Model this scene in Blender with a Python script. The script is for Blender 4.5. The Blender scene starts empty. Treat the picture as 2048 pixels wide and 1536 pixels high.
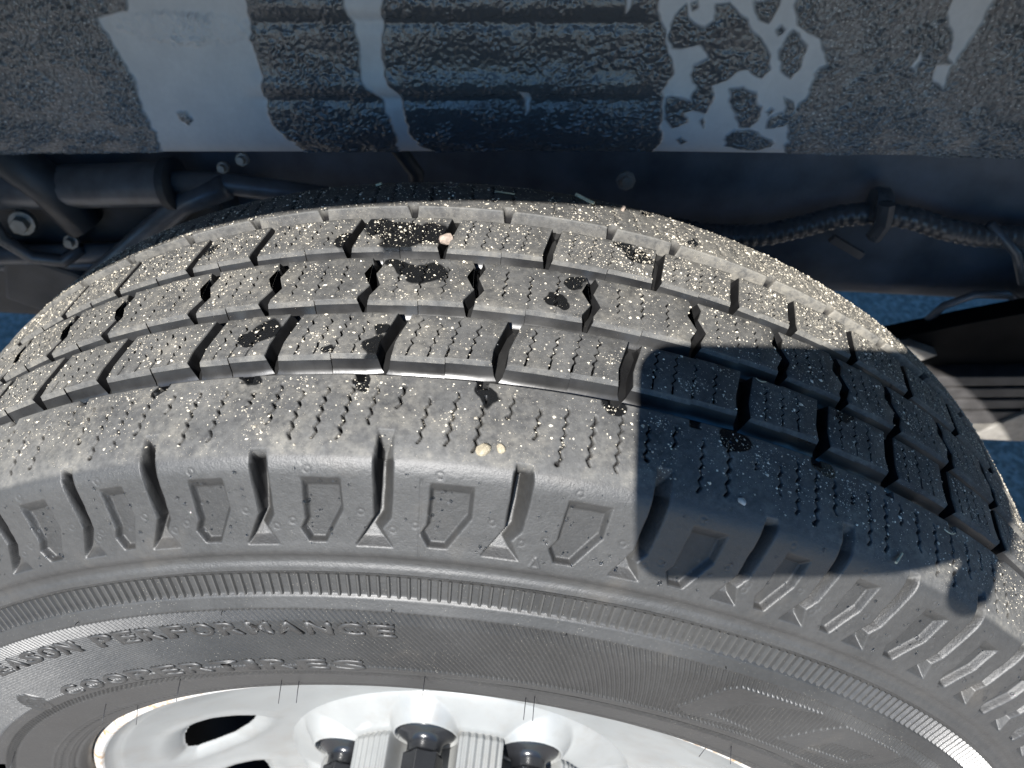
import bpy, bmesh, math, random
import numpy as np
from mathutils import Matrix, Vector
rnd = random.Random(7); rng = np.random.default_rng(7)
scene = bpy.context.scene
COL = scene.collection

# ------------------------------------------------------------------ camera, sky, sun, exposure
CAM_POS = (0.05182, -0.24570, 0.56405)
CAM_ROT = ((0.9966265523, -0.0579175509, 0.0581467906), (0.0820659939, 0.7104508995, -0.6989454142),
           (-0.0008293754, 0.7013594490, 0.7128072919))
cam_data = bpy.data.cameras.new('camera'); cam = bpy.data.objects.new('camera', cam_data); COL.objects.link(cam)
M = Matrix(CAM_ROT).to_4x4(); M.translation = Vector(CAM_POS); cam.matrix_world = M
cam_data.sensor_width = 36; cam_data.lens = 1576.83 / 2048 * 36
cam_data.clip_start = 0.01; cam_data.clip_end = 500
cam_data.dof.use_dof = True; cam_data.dof.focus_distance = 0.32; cam_data.dof.aperture_fstop = 14
scene.camera = cam
SUN = Vector((0.14098796, 0.71135024, -0.68855155))          # the way the light travels
world = bpy.data.worlds.new('World'); scene.world = world; world.use_nodes = True
wn = world.node_tree.nodes; sky = wn.new('ShaderNodeTexSky'); sky.sky_type = 'NISHITA'; sky.sun_disc = False
sky.sun_elevation = math.radians(43.5); sky.sun_rotation = math.radians(191.2)
sky.ozone_density = 6.0; sky.dust_density = 0.3; sky.air_density = 1.2
hs = wn.new('ShaderNodeHueSaturation'); hs.inputs['Saturation'].default_value = 1.3
world.node_tree.links.new(sky.outputs[0], hs.inputs['Color']); world.node_tree.links.new(hs.outputs[0], wn['Background'].inputs[0]); wn['Background'].inputs[1].default_value = 0.070
sd = bpy.data.lights.new('sun', 'SUN'); sd.energy = 5.0; sd.angle = math.radians(0.53); sd.color = (1.0, 0.972, 0.93)
so = bpy.data.objects.new('sun', sd); COL.objects.link(so); so.rotation_euler = SUN.to_track_quat('-Z', 'Y').to_euler()
scene.view_settings.view_transform = 'Standard'; scene.view_settings.look = 'None'
scene.view_settings.exposure = 1.38; scene.view_settings.gamma = 1.0
scene.render.engine = 'CYCLES'
scene.cycles.max_bounces = 8

# ------------------------------------------------------------------ object helpers
def tag(o, label=None, cat=None, group=None, kind=None):
    if label: o['label'] = label
    if cat: o['category'] = cat
    if group: o['group'] = group
    if kind: o['kind'] = kind
    return o
def empty(name, parent=None, loc=(0, 0, 0)):
    o = bpy.data.objects.new(name, None); COL.objects.link(o); o.location = loc; o.empty_display_size = .05
    if parent: o.parent = parent
    return o
def link_mesh(name, me, parent=None):
    o = bpy.data.objects.new(name, me); COL.objects.link(o)
    if parent: o.parent = parent
    return o
def mesh_np(name, V, F, mat, parent=None, smooth=True, attrs=None):
    """V (n,3), F (m,k) with k=3 or 4 constant"""
    me = bpy.data.meshes.new(name); V = np.ascontiguousarray(V, dtype=np.float32); F = np.ascontiguousarray(F, dtype=np.int32)
    m, k = F.shape
    me.vertices.add(len(V)); me.vertices.foreach_set('co', V.ravel())
    me.loops.add(m * k); me.loops.foreach_set('vertex_index', F.ravel())
    me.polygons.add(m); me.polygons.foreach_set('loop_start', np.arange(0, m * k, k, dtype=np.int32))
    me.polygons.foreach_set('loop_total', np.full(m, k, dtype=np.int32))
    me.polygons.foreach_set('use_smooth', np.full(m, smooth, dtype=bool))
    for an, av in (attrs or {}).items():
        a = me.attributes.new(an, 'FLOAT', 'POINT'); a.data.foreach_set('value', np.ascontiguousarray(av, dtype=np.float32).ravel())
    me.update(calc_edges=True); me.validate()
    me.materials.append(mat)
    return link_mesh(name, me, parent)
def grid_faces(nr, nc, flip=False, wrap=False):
    i = np.arange(nr - 1)[:, None]; j = np.arange(nc if wrap else nc - 1)[None, :]; j2 = (j + 1) % nc
    a = i * nc + j; b = i * nc + j2; c = (i + 1) * nc + j2; d = (i + 1) * nc + j
    F = np.stack([a, b, c, d], -1).reshape(-1, 4)
    return F[:, ::-1] if flip else F
def grid(name, P, mat, parent=None, flip=False, wrap=False, smooth=True, attrs=None):
    nr, nc = P.shape[:2]
    return mesh_np(name, P.reshape(-1, 3), grid_faces(nr, nc, flip, wrap), mat, parent, smooth, attrs)
class MB:
    def __init__(s): s.v = []; s.f = []
    def add(s, V, F):
        n = len(s.v); s.v += [tuple(x) for x in V]; s.f += [tuple(i + n for i in f) for f in F]; return s
    def box(s, c, d, rot=None, bev=0):
        V = [((i & 1) - .5, ((i >> 1) & 1) - .5, (i >> 2) - .5) for i in range(8)]
        R = rot or Matrix.Identity(3)
        V = [Vector(c) + R @ Vector((x * d[0], y * d[1], z * d[2])) for x, y, z in V]
        return s.add(V, [(0, 2, 3, 1), (4, 5, 7, 6), (0, 1, 5, 4), (2, 6, 7, 3), (0, 4, 6, 2), (1, 3, 7, 5)])
    def tube(s, pts, r, n=10, cap=True, rfun=None):
        pts = [Vector(p) for p in pts]; base = len(s.v); up = None
        for i, p in enumerate(pts):
            t = (pts[min(i + 1, len(pts) - 1)] - pts[max(i - 1, 0)]).normalized()
            if up is None: up = t.orthogonal().normalized()
            up = (up - t * up.dot(t)).normalized(); w = t.cross(up)
            rr = rfun(i) if rfun else r
            for k in range(n):
                a = 2 * math.pi * k / n; s.v.append(tuple(p + (up * math.cos(a) + w * math.sin(a)) * rr))
        for i in range(len(pts) - 1):
            for k in range(n):
                a = base + i * n + k; b = base + i * n + (k + 1) % n; s.f.append((a, b, b + n, a + n))
        if cap:
            s.f.append(tuple(base + k for k in range(n))[::-1]); e = base + (len(pts) - 1) * n
            s.f.append(tuple(e + k for k in range(n)))
        return s
    def lathe_axis(s, prof, c, ax, n=24, cap=True):
        """prof [(radius, along)], around axis ax through c"""
        ax = Vector(ax).normalized(); u = ax.orthogonal().normalized(); w = ax.cross(u); base = len(s.v)
        for r, h in prof:
            for k in range(n):
                a = 2 * math.pi * k / n; s.v.append(tuple(Vector(c) + ax * h + (u * math.cos(a) + w * math.sin(a)) * r))
        for i in range(len(prof) - 1):
            for k in range(n):
                a = base + i * n + k; b = base + i * n + (k + 1) % n; s.f.append((a, b, b + n, a + n))
        if cap:
            s.f.append(tuple(base + k for k in range(n))[::-1]); e = base + (len(prof) - 1) * n
            s.f.append(tuple(e + k for k in range(n)))
        return s
    def build(s, name, mat, parent=None, smooth=False, bevel=0, auto=None, fixn=True):
        bm = bmesh.new(); vs = [bm.verts.new(v) for v in s.v]
        for f in s.f:
            try: bm.faces.new([vs[i] for i in f])
            except ValueError: pass
        if fixn: bmesh.ops.recalc_face_normals(bm, faces=bm.faces)
        if bevel: bmesh.ops.bevel(bm, geom=[e for e in bm.edges if len(e.link_faces) == 2 and e.calc_face_angle(0) > .6], offset=bevel, segments=2, affect='EDGES', profile=.6, clamp_overlap=True)
        me = bpy.data.meshes.new(name); bm.to_mesh(me); bm.free()
        if smooth:
            for p in me.polygons: p.use_smooth = True
            if auto: me.set_sharp_from_angle(angle=math.radians(auto))
        me.materials.append(mat); return link_mesh(name, me, parent)

def smoothnoise(shape, cells, seed):
    """value noise (cubic) on a grid"""
    r = np.random.default_rng(seed); gy, gx = cells
    G = r.random((int(gy) + 4, int(gx) + 4))
    y = np.linspace(0, gy, shape[0], endpoint=False); x = np.linspace(0, gx, shape[1], endpoint=False)
    def w(t): return np.stack([(1 - t) ** 3 / 6, (3 * t ** 3 - 6 * t ** 2 + 4) / 6, (-3 * t ** 3 + 3 * t ** 2 + 3 * t + 1) / 6, t ** 3 / 6])
    iy = y.astype(int); ix = x.astype(int); wy = w(y - iy); wx = w(x - ix); out = np.zeros(shape)
    for a in range(4):
        for b in range(4): out += (wy[a][:, None] * wx[b][None, :]) * G[(iy + a)[:, None], (ix + b)[None, :]]
    return out
def poly_sd(px, py, poly):
    """signed distance, negative inside"""
    poly = np.asarray(poly, float); d = np.full(px.shape, 1e9); ins = np.zeros(px.shape, bool); n = len(poly)
    for i in range(n):
        ax, ay = poly[i]; bx, by = poly[(i + 1) % n]; ex, ey = bx - ax, by - ay
        t = np.clip(((px - ax) * ex + (py - ay) * ey) / (ex * ex + ey * ey + 1e-12), 0, 1)
        d = np.minimum(d, np.hypot(px - ax - t * ex, py - ay - t * ey))
        c = ((ay > py) != (by > py)) & (px < (bx - ax) * (py - ay) / (by - ay + 1e-15) + ax); ins ^= c
    return np.where(ins, -d, d)
def line_d(px, py, pl):
    d = np.full(px.shape, 1e9)
    for (ax, ay), (bx, by) in zip(pl[:-1], pl[1:]):
        ex, ey = bx - ax, by - ay; t = np.clip(((px - ax) * ex + (py - ay) * ey) / (ex * ex + ey * ey + 1e-12), 0, 1)
        d = np.minimum(d, np.hypot(px - ax - t * ex, py - ay - t * ey))
    return d
def sstep(x, a, b):
    t = np.clip((x - a) / (b - a), 0, 1); return t * t * (3 - 2 * t)

# ------------------------------------------------------------------ materials
class NT:
    def __init__(s, name):
        s.m = bpy.data.materials.new(name); s.m.use_nodes = True; s.t = s.m.node_tree; s.n = s.t.nodes; s.b = s.n['Principled BSDF']
    def new(s, t, **kw):
        n = s.n.new(t)
        for k, v in kw.items(): setattr(n, k, v)
        return n
    def L(s, a, b): s.t.links.new(a, b)
    def set(s, **kw):
        for k, v in kw.items(): s.b.inputs[k.replace('_', ' ')].default_value = v
        return s
    def coord(s, kind='Object'):
        if not hasattr(s, 'tc'): s.tc = s.new('ShaderNodeTexCoord')
        return s.tc.outputs[kind]
    def noise(s, scale, detail=4, rough=.55, vec=None, dist=0):
        n = s.new('ShaderNodeTexNoise'); n.inputs['Scale'].default_value = scale; n.inputs['Detail'].default_value = detail
        n.inputs['Roughness'].default_value = rough; n.inputs['Distortion'].default_value = dist
        s.L(vec or s.coord(), n.inputs['Vector']); return n.outputs['Fac']
    def voro(s, scale, vec=None, out='Distance', rand=1):
        n = s.new('ShaderNodeTexVoronoi'); n.inputs['Scale'].default_value = scale; n.inputs['Randomness'].default_value = rand
        s.L(vec or s.coord(), n.inputs['Vector']); return n.outputs[out]
    def ramp(s, x, stops):
        n = s.new('ShaderNodeValToRGB'); e = n.color_ramp.elements
        while len(e) < len(stops): e.new(.5)
        for i, (p, c) in enumerate(stops):
            e[i].position = p; e[i].color = (c, c, c, 1) if isinstance(c, (int, float)) else (*c, 1)
        s.L(x, n.inputs[0]); return n.outputs[0]
    def mix(s, f, a, b):
        n = s.new('ShaderNodeMix', data_type='RGBA')
        for sock, v in ((n.inputs[0], f), (n.inputs[6], a), (n.inputs[7], b)):
            if hasattr(v, 'is_output'): s.L(v, sock)
            else: sock.default_value = v if isinstance(v, (int, float)) else (*v, 1)
        return n.outputs[2]
    def math(s, op, a, b=None, c=None):
        n = s.new('ShaderNodeMath', operation=op)
        for sock, v in zip(n.inputs, (a, b, c)):
            if v is None: continue
            if hasattr(v, 'is_output'): s.L(v, sock)
            else: sock.default_value = v
        return n.outputs[0]
    def bump(s, h, strength=.3, dist=.001):
        n = s.new('ShaderNodeBump'); n.inputs['Strength'].default_value = strength; n.inputs['Distance'].default_value = dist
        s.L(h, n.inputs['Height']); s.L(n.outputs[0], s.b.inputs['Normal']); return s
    def out(s, color=None, rough=None, metal=None):
        for v, k in ((color, 'Base Color'), (rough, 'Roughness'), (metal, 'Metallic')):
            if v is None: continue
            if hasattr(v, 'is_output'): s.L(v, s.b.inputs[k])
            elif isinstance(v, (int, float)): s.b.inputs[k].default_value = v
            else: s.b.inputs[k].default_value = (*v, 1)
        return s.m

def simple(name, color, rough=.5, metal=0, nscale=60, var=.25, bump=.15):
    n = NT(name); f = n.noise(nscale, 5)
    c = n.mix(n.ramp(f, [(.3, 0), (.7, 1)]), tuple(x * (1 - var) for x in color), tuple(min(1, x * (1 + var)) for x in color))
    n.bump(n.noise(nscale * 12, 3), bump, .0006)
    return n.out(c, n.ramp(n.noise(nscale * .7, 3), [(.3, rough * .8), (.7, min(1, rough * 1.2))]), metal)

# tread rubber: worn black rubber under a film of dust with sand specks and damp patches
WET = [(-.61, 4.32, 8.0), (-2.2, 7, 5), (-4.6, 36, 7), (-2.94, 30.3, 9.8), (-.99, 32.63, 7.6), (-2.55, -38.7, 5.6), (-2.1, -30.6, 3.4), (-9.42, -29.1, 6.8),
       (-10.1, -34.2, 4.4), (-2.54, -56.6, 3.4), (-9.1, -55.1, 3.4), (4.31, -57.2, 4.4), (11.2, -55.4, 5.2), (12.95, 34.85, 5.3),
       (7.57, -4.83, 4), (8.75, 9.9, 4), (-6.58, 27.4, 4.9), (-5.07, -41.5, 2.8), (12.1, 40.3, 3.2), (18.3, -57.3, 5.5), (17.1, 61, 3),
       (-14.5, -56, 3.4), (-17, 33, 4), (8, -6, 3), (24, -57, 5), (27, -20, 6)]
def tread_material():
    n = NT('dusty_tread_rubber'); co = n.coord()
    big = n.noise(38, 5, .6); fine = n.noise(420, 4, .65); vfine = n.noise(1500, 3, .7)
    dust = n.math('ADD', n.math('MULTIPLY', big, .55), n.math('MULTIPLY', fine, .5))
    col = n.mix(n.ramp(dust, [(.36, 0), (.68, 1)]), (.038, .0382, .0383), (.100, .0985, .0945))
    # fine sand, denser in drifts
    dens = n.ramp(n.noise(55, 4, .6), [(.40, .0), (.78, .12)])
    v = n.voro(1150); sp = n.math('LESS_THAN', v, n.math('ADD', dens, .05))
    v2 = n.voro(2300); sp2 = n.math('LESS_THAN', v2, n.math('ADD', dens, .03))
    sandc = n.mix(n.noise(900, 1), (.30, .27, .22), (.62, .54, .40))
    # dust film, thick on the right far side and at the left end
    sx = n.new('ShaderNodeSeparateXYZ'); n.L(co, sx.inputs[0]); X_, Y_ = sx.outputs['X'], sx.outputs['Y']
    fr = n.math('MULTIPLY', n.ramp(n.math('MULTIPLY_ADD', X_, 5.0, .12), [(.3, 0), (1, 1)]), n.ramp(n.math('MULTIPLY_ADD', Y_, 8.0, .25), [(.1, 0), (.7, 1)]))
    fl = n.ramp(n.math('MULTIPLY_ADD', X_, -5.0, 0), [(.5, 0), (1, .45)])
    film = n.math('MULTIPLY', n.math('MAXIMUM', n.math('MAXIMUM', fr, fl), n.ramp(n.noise(48, 5, .7), [(.44, .0), (.72, .75)])), n.ramp(n.math('MULTIPLY_ADD', fine, .6, n.math('MULTIPLY', n.noise(110, 5, .65), .6)), [(.45, .1), (.72, 1)]))
    col = n.mix(film, col, (.21, .195, .165))
    # damp patches
    dn = n.new('ShaderNodeTexNoise'); dn.inputs['Scale'].default_value = 75; dn.inputs['Detail'].default_value = 2; n.L(co, dn.inputs['Vector'])
    va = n.new('ShaderNodeVectorMath', operation='MULTIPLY_ADD'); n.L(dn.outputs['Color'], va.inputs[0]); va.inputs[1].default_value = (.014,) * 3
    vb = n.new('ShaderNodeVectorMath', operation='SUBTRACT'); n.L(co, va.inputs[2]); n.L(va.outputs[0], vb.inputs[0]); vb.inputs[1].default_value = (.007,) * 3
    cur = None
    for t, y, r in WET:
        a = math.radians(t); R = .370 - .5 * .79 * (y / 1000) ** 2
        d = n.new('ShaderNodeVectorMath', operation='DISTANCE'); n.L(vb.outputs[0], d.inputs[0]); d.inputs[1].default_value = (R * math.sin(a), y / 1000, R * math.cos(a))
        q = n.math('DIVIDE', d.outputs['Value'], r * 1.15 / 1000)
        cur = q if cur is None else n.math('MINIMUM', cur, q)
    wet = n.ramp(cur, [(.86, 1), (.98, 0)])
    c = n.mix(wet, col, (.008, .0083, .0088))
    dry = n.math('SUBTRACT', 1.0, n.math('MULTIPLY', wet, .85)); c = n.mix(n.math('MULTIPLY', n.math('MULTIPLY', sp2, .75), dry), c, sandc); c = n.mix(n.math('MULTIPLY', n.math('MULTIPLY', sp, .9), dry), c, sandc)
    at = n.new('ShaderNodeAttribute', attribute_name='clean_shade'); cl = at.outputs['Fac']
    a2 = n.new('ShaderNodeAttribute', attribute_name='side'); sdf = a2.outputs['Fac']
    sc = n.mix(n.ramp(dust, [(.36, 0), (.68, 1)]), (.021, .0207, .0200), (.037, .0363, .0350))
    sc = n.mix(n.ramp(n.noise(30, 3), [(.60, 0), (.82, .4)]), sc, (.10, .086, .068))
    sc = n.mix(n.math('MULTIPLY', n.math('LESS_THAN', n.voro(1300), n.ramp(n.noise(50, 3), [(.4, .03), (.8, .11)])), .7), sc, (.36, .33, .27))
    c = n.mix(sdf, c, sc); n.L(n.math('SUBTRACT', n.math('MULTIPLY_ADD', sdf, .22, .42), n.math('MULTIPLY', cl, .6)), n.b.inputs['Specular IOR Level'])
    c = n.mix(cl, c, (.013, .013, .0135))  # recesses hold less dust, and their shade is put into the colour too
    n.bump(n.math('ADD', fine, n.math('MULTIPLY', vfine, .6)), .35, .0006)
    return n.out(c, n.mix(cl, n.mix(sdf, n.mix(wet, (.68,) * 3, (.27,) * 3), (.50,) * 3), (.62,) * 3))
def groove_material():
    n = NT('clean_shaded_groove_rubber'); f = n.noise(160, 4, .6); g = n.noise(45, 4)
    c = n.mix(n.ramp(g, [(.35, 0), (.7, 1)]), (.009, .009, .0095), (.022, .0218, .0215)); n.b.inputs['Specular IOR Level'].default_value = .7  # dust-free rubber, darkened further by groove shade put into the colour
    sp = n.math('LESS_THAN', n.voro(900), n.ramp(n.noise(60, 3), [(.45, .0), (.8, .10)])); c = n.mix(n.math('MULTIPLY', sp, .8), c, (.40, .35, .27))
    n.bump(f, .15, .0005); return n.out(c, n.ramp(g, [(.3, .26), (.7, .42)]))
M_GROOVE = groove_material()
M_WALL = simple('shaded_groove_wall', (.010, .010, .0105), .65, 0, 200, .3, .1); M_WALL.node_tree.nodes['Principled BSDF'].inputs['Specular IOR Level'].default_value = .15  # cross groove walls: their shade put into a near-black colour
def side_material():
    n = NT('sidewall_rubber'); big = n.noise(24, 5, .6); fine = n.noise(520, 4, .65)
    d = n.math('ADD', n.math('MULTIPLY', big, .7), n.math('MULTIPLY', fine, .35))
    c = n.mix(n.ramp(d, [(.38, 0), (.68, 1)]), (.017, .0168, .0163), (.031, .0304, .0293))
    c = n.mix(n.ramp(n.noise(30, 3), [(.66, 0), (.84, .35)]), c, (.09, .078, .064))
    sp = n.math('LESS_THAN', n.voro(900), n.ramp(n.noise(40, 3), [(.35, .05), (.8, .14)]))
    c = n.mix(n.math('MULTIPLY', sp, .7), c, (.38, .35, .29))
    n.bump(fine, .3, .0005); n.b.inputs['Specular IOR Level'].default_value = .65
    return n.out(c, n.ramp(big, [(.3, .44), (.7, .57)]))
M_TREAD = tread_material(); M_SIDE = side_material(); M_BAR = simple('moulded_bar_rubber', (.045, .044, .042), .30, 0, 200, .2, .15)
def paint_material():
    n = NT('silver_wheel_paint'); f = n.noise(26, 5)
    c = n.mix(n.ramp(f, [(.35, 0), (.7, 1)]), (.195, .20, .197), (.24, .245, .24))
    c = n.mix(n.math('MULTIPLY', n.ramp(n.noise(60, 5, .65), [(.5, 0), (.75, .45)]), 1.0), c, (.17, .155, .135)); sp = n.math('LESS_THAN', n.voro(420), n.ramp(n.noise(35, 3), [(.4, 0), (.8, .10)]))
    c = n.mix(sp, c, (.42, .36, .29)); n.bump(n.noise(900, 2), .04, .0003)
    n.b.inputs['Coat Weight'].default_value = .2; n.b.inputs['Coat Roughness'].default_value = .12
    return n.out(c, n.ramp(f, [(.3, .36), (.7, .48)]), .1)
M_PAINT = paint_material()
def flange_material():
    n = NT('chipped_rim_flange'); f = n.noise(170, 6, .7); g = n.noise(30, 4)
    sx = n.new('ShaderNodeSeparateXYZ'); n.L(n.coord(), sx.inputs[0])
    side = n.math('ABSOLUTE', n.math('ADD', sx.outputs['X'], .012))
    rust = n.math('MULTIPLY', n.ramp(f, [(.42, 0), (.6, 1)]), n.ramp(n.math('MULTIPLY', side, 4.5), [(.25, .25), (.6, 1)]))
    c = n.mix(n.ramp(g, [(.3, 0), (.7, 1)]), (.56, .56, .54), (.72, .72, .70)); c = n.mix(rust, c, (.30, .19, .10))
    n.bump(f, .5, .0008)
    return n.out(c, n.mix(rust, (.38,) * 3, (.8,) * 3), n.math('MULTIPLY', n.math('SUBTRACT', 1.0, rust), .4))
M_FLANGE = flange_material()
M_NUT = simple('black_lug_plastic', (.012, .0125, .014), .22, 0, 90, .2, .05)
M_NUTEND = simple('bare_stud_end', (.5, .5, .5), .35, .7, 120, .2, .2)
M_HAIR = simple('rubber_hair', (.02, .02, .022), .5, 0, 300, .2, .1)
M_DARK = simple('dark_frame_paint', (.030, .034, .040), .5, 0, 40, .35, .4)
M_BLACK = simple('black_chassis_paint', (.0035, .004, .0045), .6, 0, 40, .3, .2)
M_BLACK.node_tree.nodes['Principled BSDF'].inputs['Specular IOR Level'].default_value = .08
M_RAIL = simple('grey_frame_paint', (.12, .135, .16), .55, 0, 30, .3, .4)
M_TUBE = simple('underbody_tube_paint', (.12, .125, .135), .36, .2, 50, .3, .2)
M_HOSE = simple('ribbed_conduit_plastic', (.07, .072, .077), .3, 0, 80, .2, .1)
M_STEEL = simple('dull_zinc_steel', (.30, .285, .26), .5, .5, 90, .25, .4)
M_SPRING = simple('leaf_spring_steel', (.045, .043, .043), .45, .1, 70, .35, .3)
M_BODY = simple('dark_blue_truck_paint', (.030, .036, .048), .3, 0, 12, .05, .02)
M_BED = simple('bed_underside_paint', (.09, .10, .115), .6, 0, 20, .2, .2)
def asphalt():
    n = NT('asphalt'); g = n.voro(150, out='Color'); s = n.new('ShaderNodeSeparateColor'); n.L(g, s.inputs[0])
    f = n.noise(9, 5); c = n.mix(n.ramp(s.outputs[0], [(.2, 0), (.9, 1)]), (.15, .137, .124), (.34, .315, .29))
    c = n.mix(n.ramp(f, [(.35, 0), (.7, .6)]), c, (.27, .25, .23)); n.bump(n.voro(150), .6, .004); return n.out(c, .85)
M_ASPHALT = asphalt()

# ------------------------------------------------------------------ ground
V = [(-90, -90, -.362), (90, -90, -.362), (90, 90, -.362), (-90, 90, -.362)]
gnd = mesh_np('ground', np.array(V), np.array([[0, 1, 2, 3]]), M_ASPHALT); tag(gnd, kind='structure')

# ------------------------------------------------------------------ the truck over and behind the wheel
truck = empty('pickup_truck', loc=(0, 0, 0))
tag(truck, 'pickup truck seen around the wheel, its grey textured wheel housing and dark underbody parts', 'truck')
# wheel housing inner panel with patches where the rough coating is missing
POLY = {
 'bare': [[(-222.9, 390.8), (-204.5, 392.7), (-198.3, 408), (-132.0, 410), (-133.6, 393.5), (-136.3, 373.7), (-133.8, 359.0), (-135.8, 343.4), (-134.8, 327.2), (-128.6, 319.1), (-120.5, 310.8), (-118.4, 300), (-217.4, 295), (-212.9, 317.2), (-216.1, 333.8), (-214.1, 353.1), (-218.9, 373.9), (-223.1, 386.6)],
  [(-78, 415), (-52, 415), (-57.2, 395.7), (-59.5, 376.3), (-59.8, 361.7), (-53.3, 352.8), (-51.4, 342.0), (-47.2, 320.9), (-30, 306), (-57, 306), (-56.7, 320.5), (-63.1, 346.2), (-73.6, 358.2), (-73.2, 375.8), (-73.5, 389.8), (-77.0, 395.2)],
  [(19.7, 355.6), (24.9, 355.1), (25.0, 349.6), (23.3, 341.8), (21.2, 349.5)], [(73, 414), (81, 414), (76.8, 401.8)],
  [(93, 425), (164, 425), (168.1, 397.2), (182.8, 389.7), (187.7, 381.7), (190.5, 376.3), (183.9, 370.4), (185.4, 361.8), (179.5, 349.6), (178.4, 340.2), (184.2, 312), (101, 310), (104.8, 327.5), (102.1, 358.6), (106.5, 367.6), (103.5, 378.9), (98.4, 392.4), (94.3, 402.8)],
  [(243.8, 406.2), (246, 430), (264, 430), (263.7, 404.2), (261.2, 395.3), (259.1, 387.1), (257.6, 379.6), (252.9, 382.3), (251.5, 390.5)],
  [(248.8, 368.7), (248.0, 378.3), (256.7, 379.6), (256.1, 364.1)], [(235.2, 376.0), (237.5, 387.3), (238.6, 381.8), (237.3, 375.1)],
  [(-420, 470), (-330, 480), (-345, 420), (-400, 405)], [(-20, 470), (40, 475), (35, 430), (0, 440)]],
 'coat': [[(102.7, 400.3), (108.1, 406.6), (112.0, 398.8), (119.9, 395.4), (125.1, 397.4), (124.4, 406.2), (131.2, 408.1), (143.0, 398.8), (147.2, 391.7), (157.9, 380.9), (160.6, 373.4), (157.2, 367.4), (149.8, 371.0), (148.4, 372.9), (143.2, 370.8), (136.7, 364.6), (130.4, 362.4), (131.1, 353.2), (128.4, 345.8), (121.2, 347.6), (116.6, 345.3), (118.6, 339.0), (111.9, 336.5), (105.3, 340.6), (104.2, 355.3), (109.0, 356.5), (120.2, 353.9), (120.6, 363.0), (116.0, 367.9), (117.9, 373.8), (125.7, 377.9), (124.1, 381.7), (119.0, 384.3), (105.2, 382.9), (100.4, 390.2)],
  [(140.4, 360.8), (146.8, 362.5), (155.4, 358.3), (159.8, 351.3), (159.7, 342.8), (155.8, 337.8), (149.8, 338.1), (147.1, 346.6), (141.0, 352.6)],
  [(142.1, 331.2), (147.2, 335.8), (155.1, 336.7), (164.8, 333.3), (173.0, 328.1), (165.2, 322.1), (153.1, 321.6), (144.3, 324.6)],
  [(161.9, 383.9), (165.8, 394.1), (169.9, 392.4), (176.9, 386.2), (175.5, 373.9), (173.0, 368.9), (167.1, 373.6)],
  [(165.6, 338.8), (166.1, 345.2), (174.3, 347.6), (171.9, 357.9), (177.6, 354.0), (182.2, 343.7), (175.4, 339.2)],
  [(157.7, 393.9), (159.8, 396.6), (162.2, 394.0), (160.1, 391.2)], [(115.3, 326.7), (118.1, 329.1), (120.6, 325.8), (117.9, 323.4)],
  [(126.2, 341.5), (127.8, 343.7), (130.3, 340.5), (128.9, 337.2)], [(162.7, 347.2), (164.9, 350.4), (166.8, 348.4), (164.6, 345.1)],
  [(110.8, 406.7), (114.1, 408.5), (116.4, 405.1), (113.1, 403.3)], [(143.4, 409.3), (156.7, 409.7), (154.2, 397.4), (148.2, 399.9)],
  [(-194, 332), (-187.9, 334), (-185.7, 329.5), (-189.5, 325.3), (-193.3, 327.4)]]}
def panel_material():
    n = NT('wheel_housing_coating'); a = n.new('ShaderNodeAttribute', attribute_name='bare'); b = a.outputs['Fac']
    f = n.noise(24, 4); g = n.noise(260, 4, .6)
    dm = n.new('ShaderNodeAttribute', attribute_name='damp').outputs['Fac']
    coat = n.mix(n.ramp(f, [(.35, 0), (.7, 1)]), (.135, .144, .156), (.20, .211, .225)); coat = n.mix(n.ramp(n.noise(520, 3, .6), [(.42, .75), (.55, 0)]), coat, (.055, .06, .066)); coat = n.mix(n.math('LESS_THAN', n.voro(300), .20), coat, (.30, .31, .32)); coat = n.mix(dm, coat, (.075, .083, .095))
    bare = n.mix(n.ramp(n.noise(60, 4), [(.3, 0), (.7, 1)]), (.47, .49, .52), (.55, .57, .595))
    bare = n.mix(n.ramp(n.noise(300, 2), [(.3, 0), (.8, .35)]), bare, (.40, .42, .45))
    n.b.inputs['Specular IOR Level'].default_value = .8; n.bump(n.math('MULTIPLY', g, n.math('SUBTRACT', 1.05, b)), .6, .0014)
    return n.out(n.mix(b, coat, bare), n.mix(b, n.mix(dm, (.30,) * 3, (.13,) * 3), (.62,) * 3))
M_PANEL = panel_material()
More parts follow.
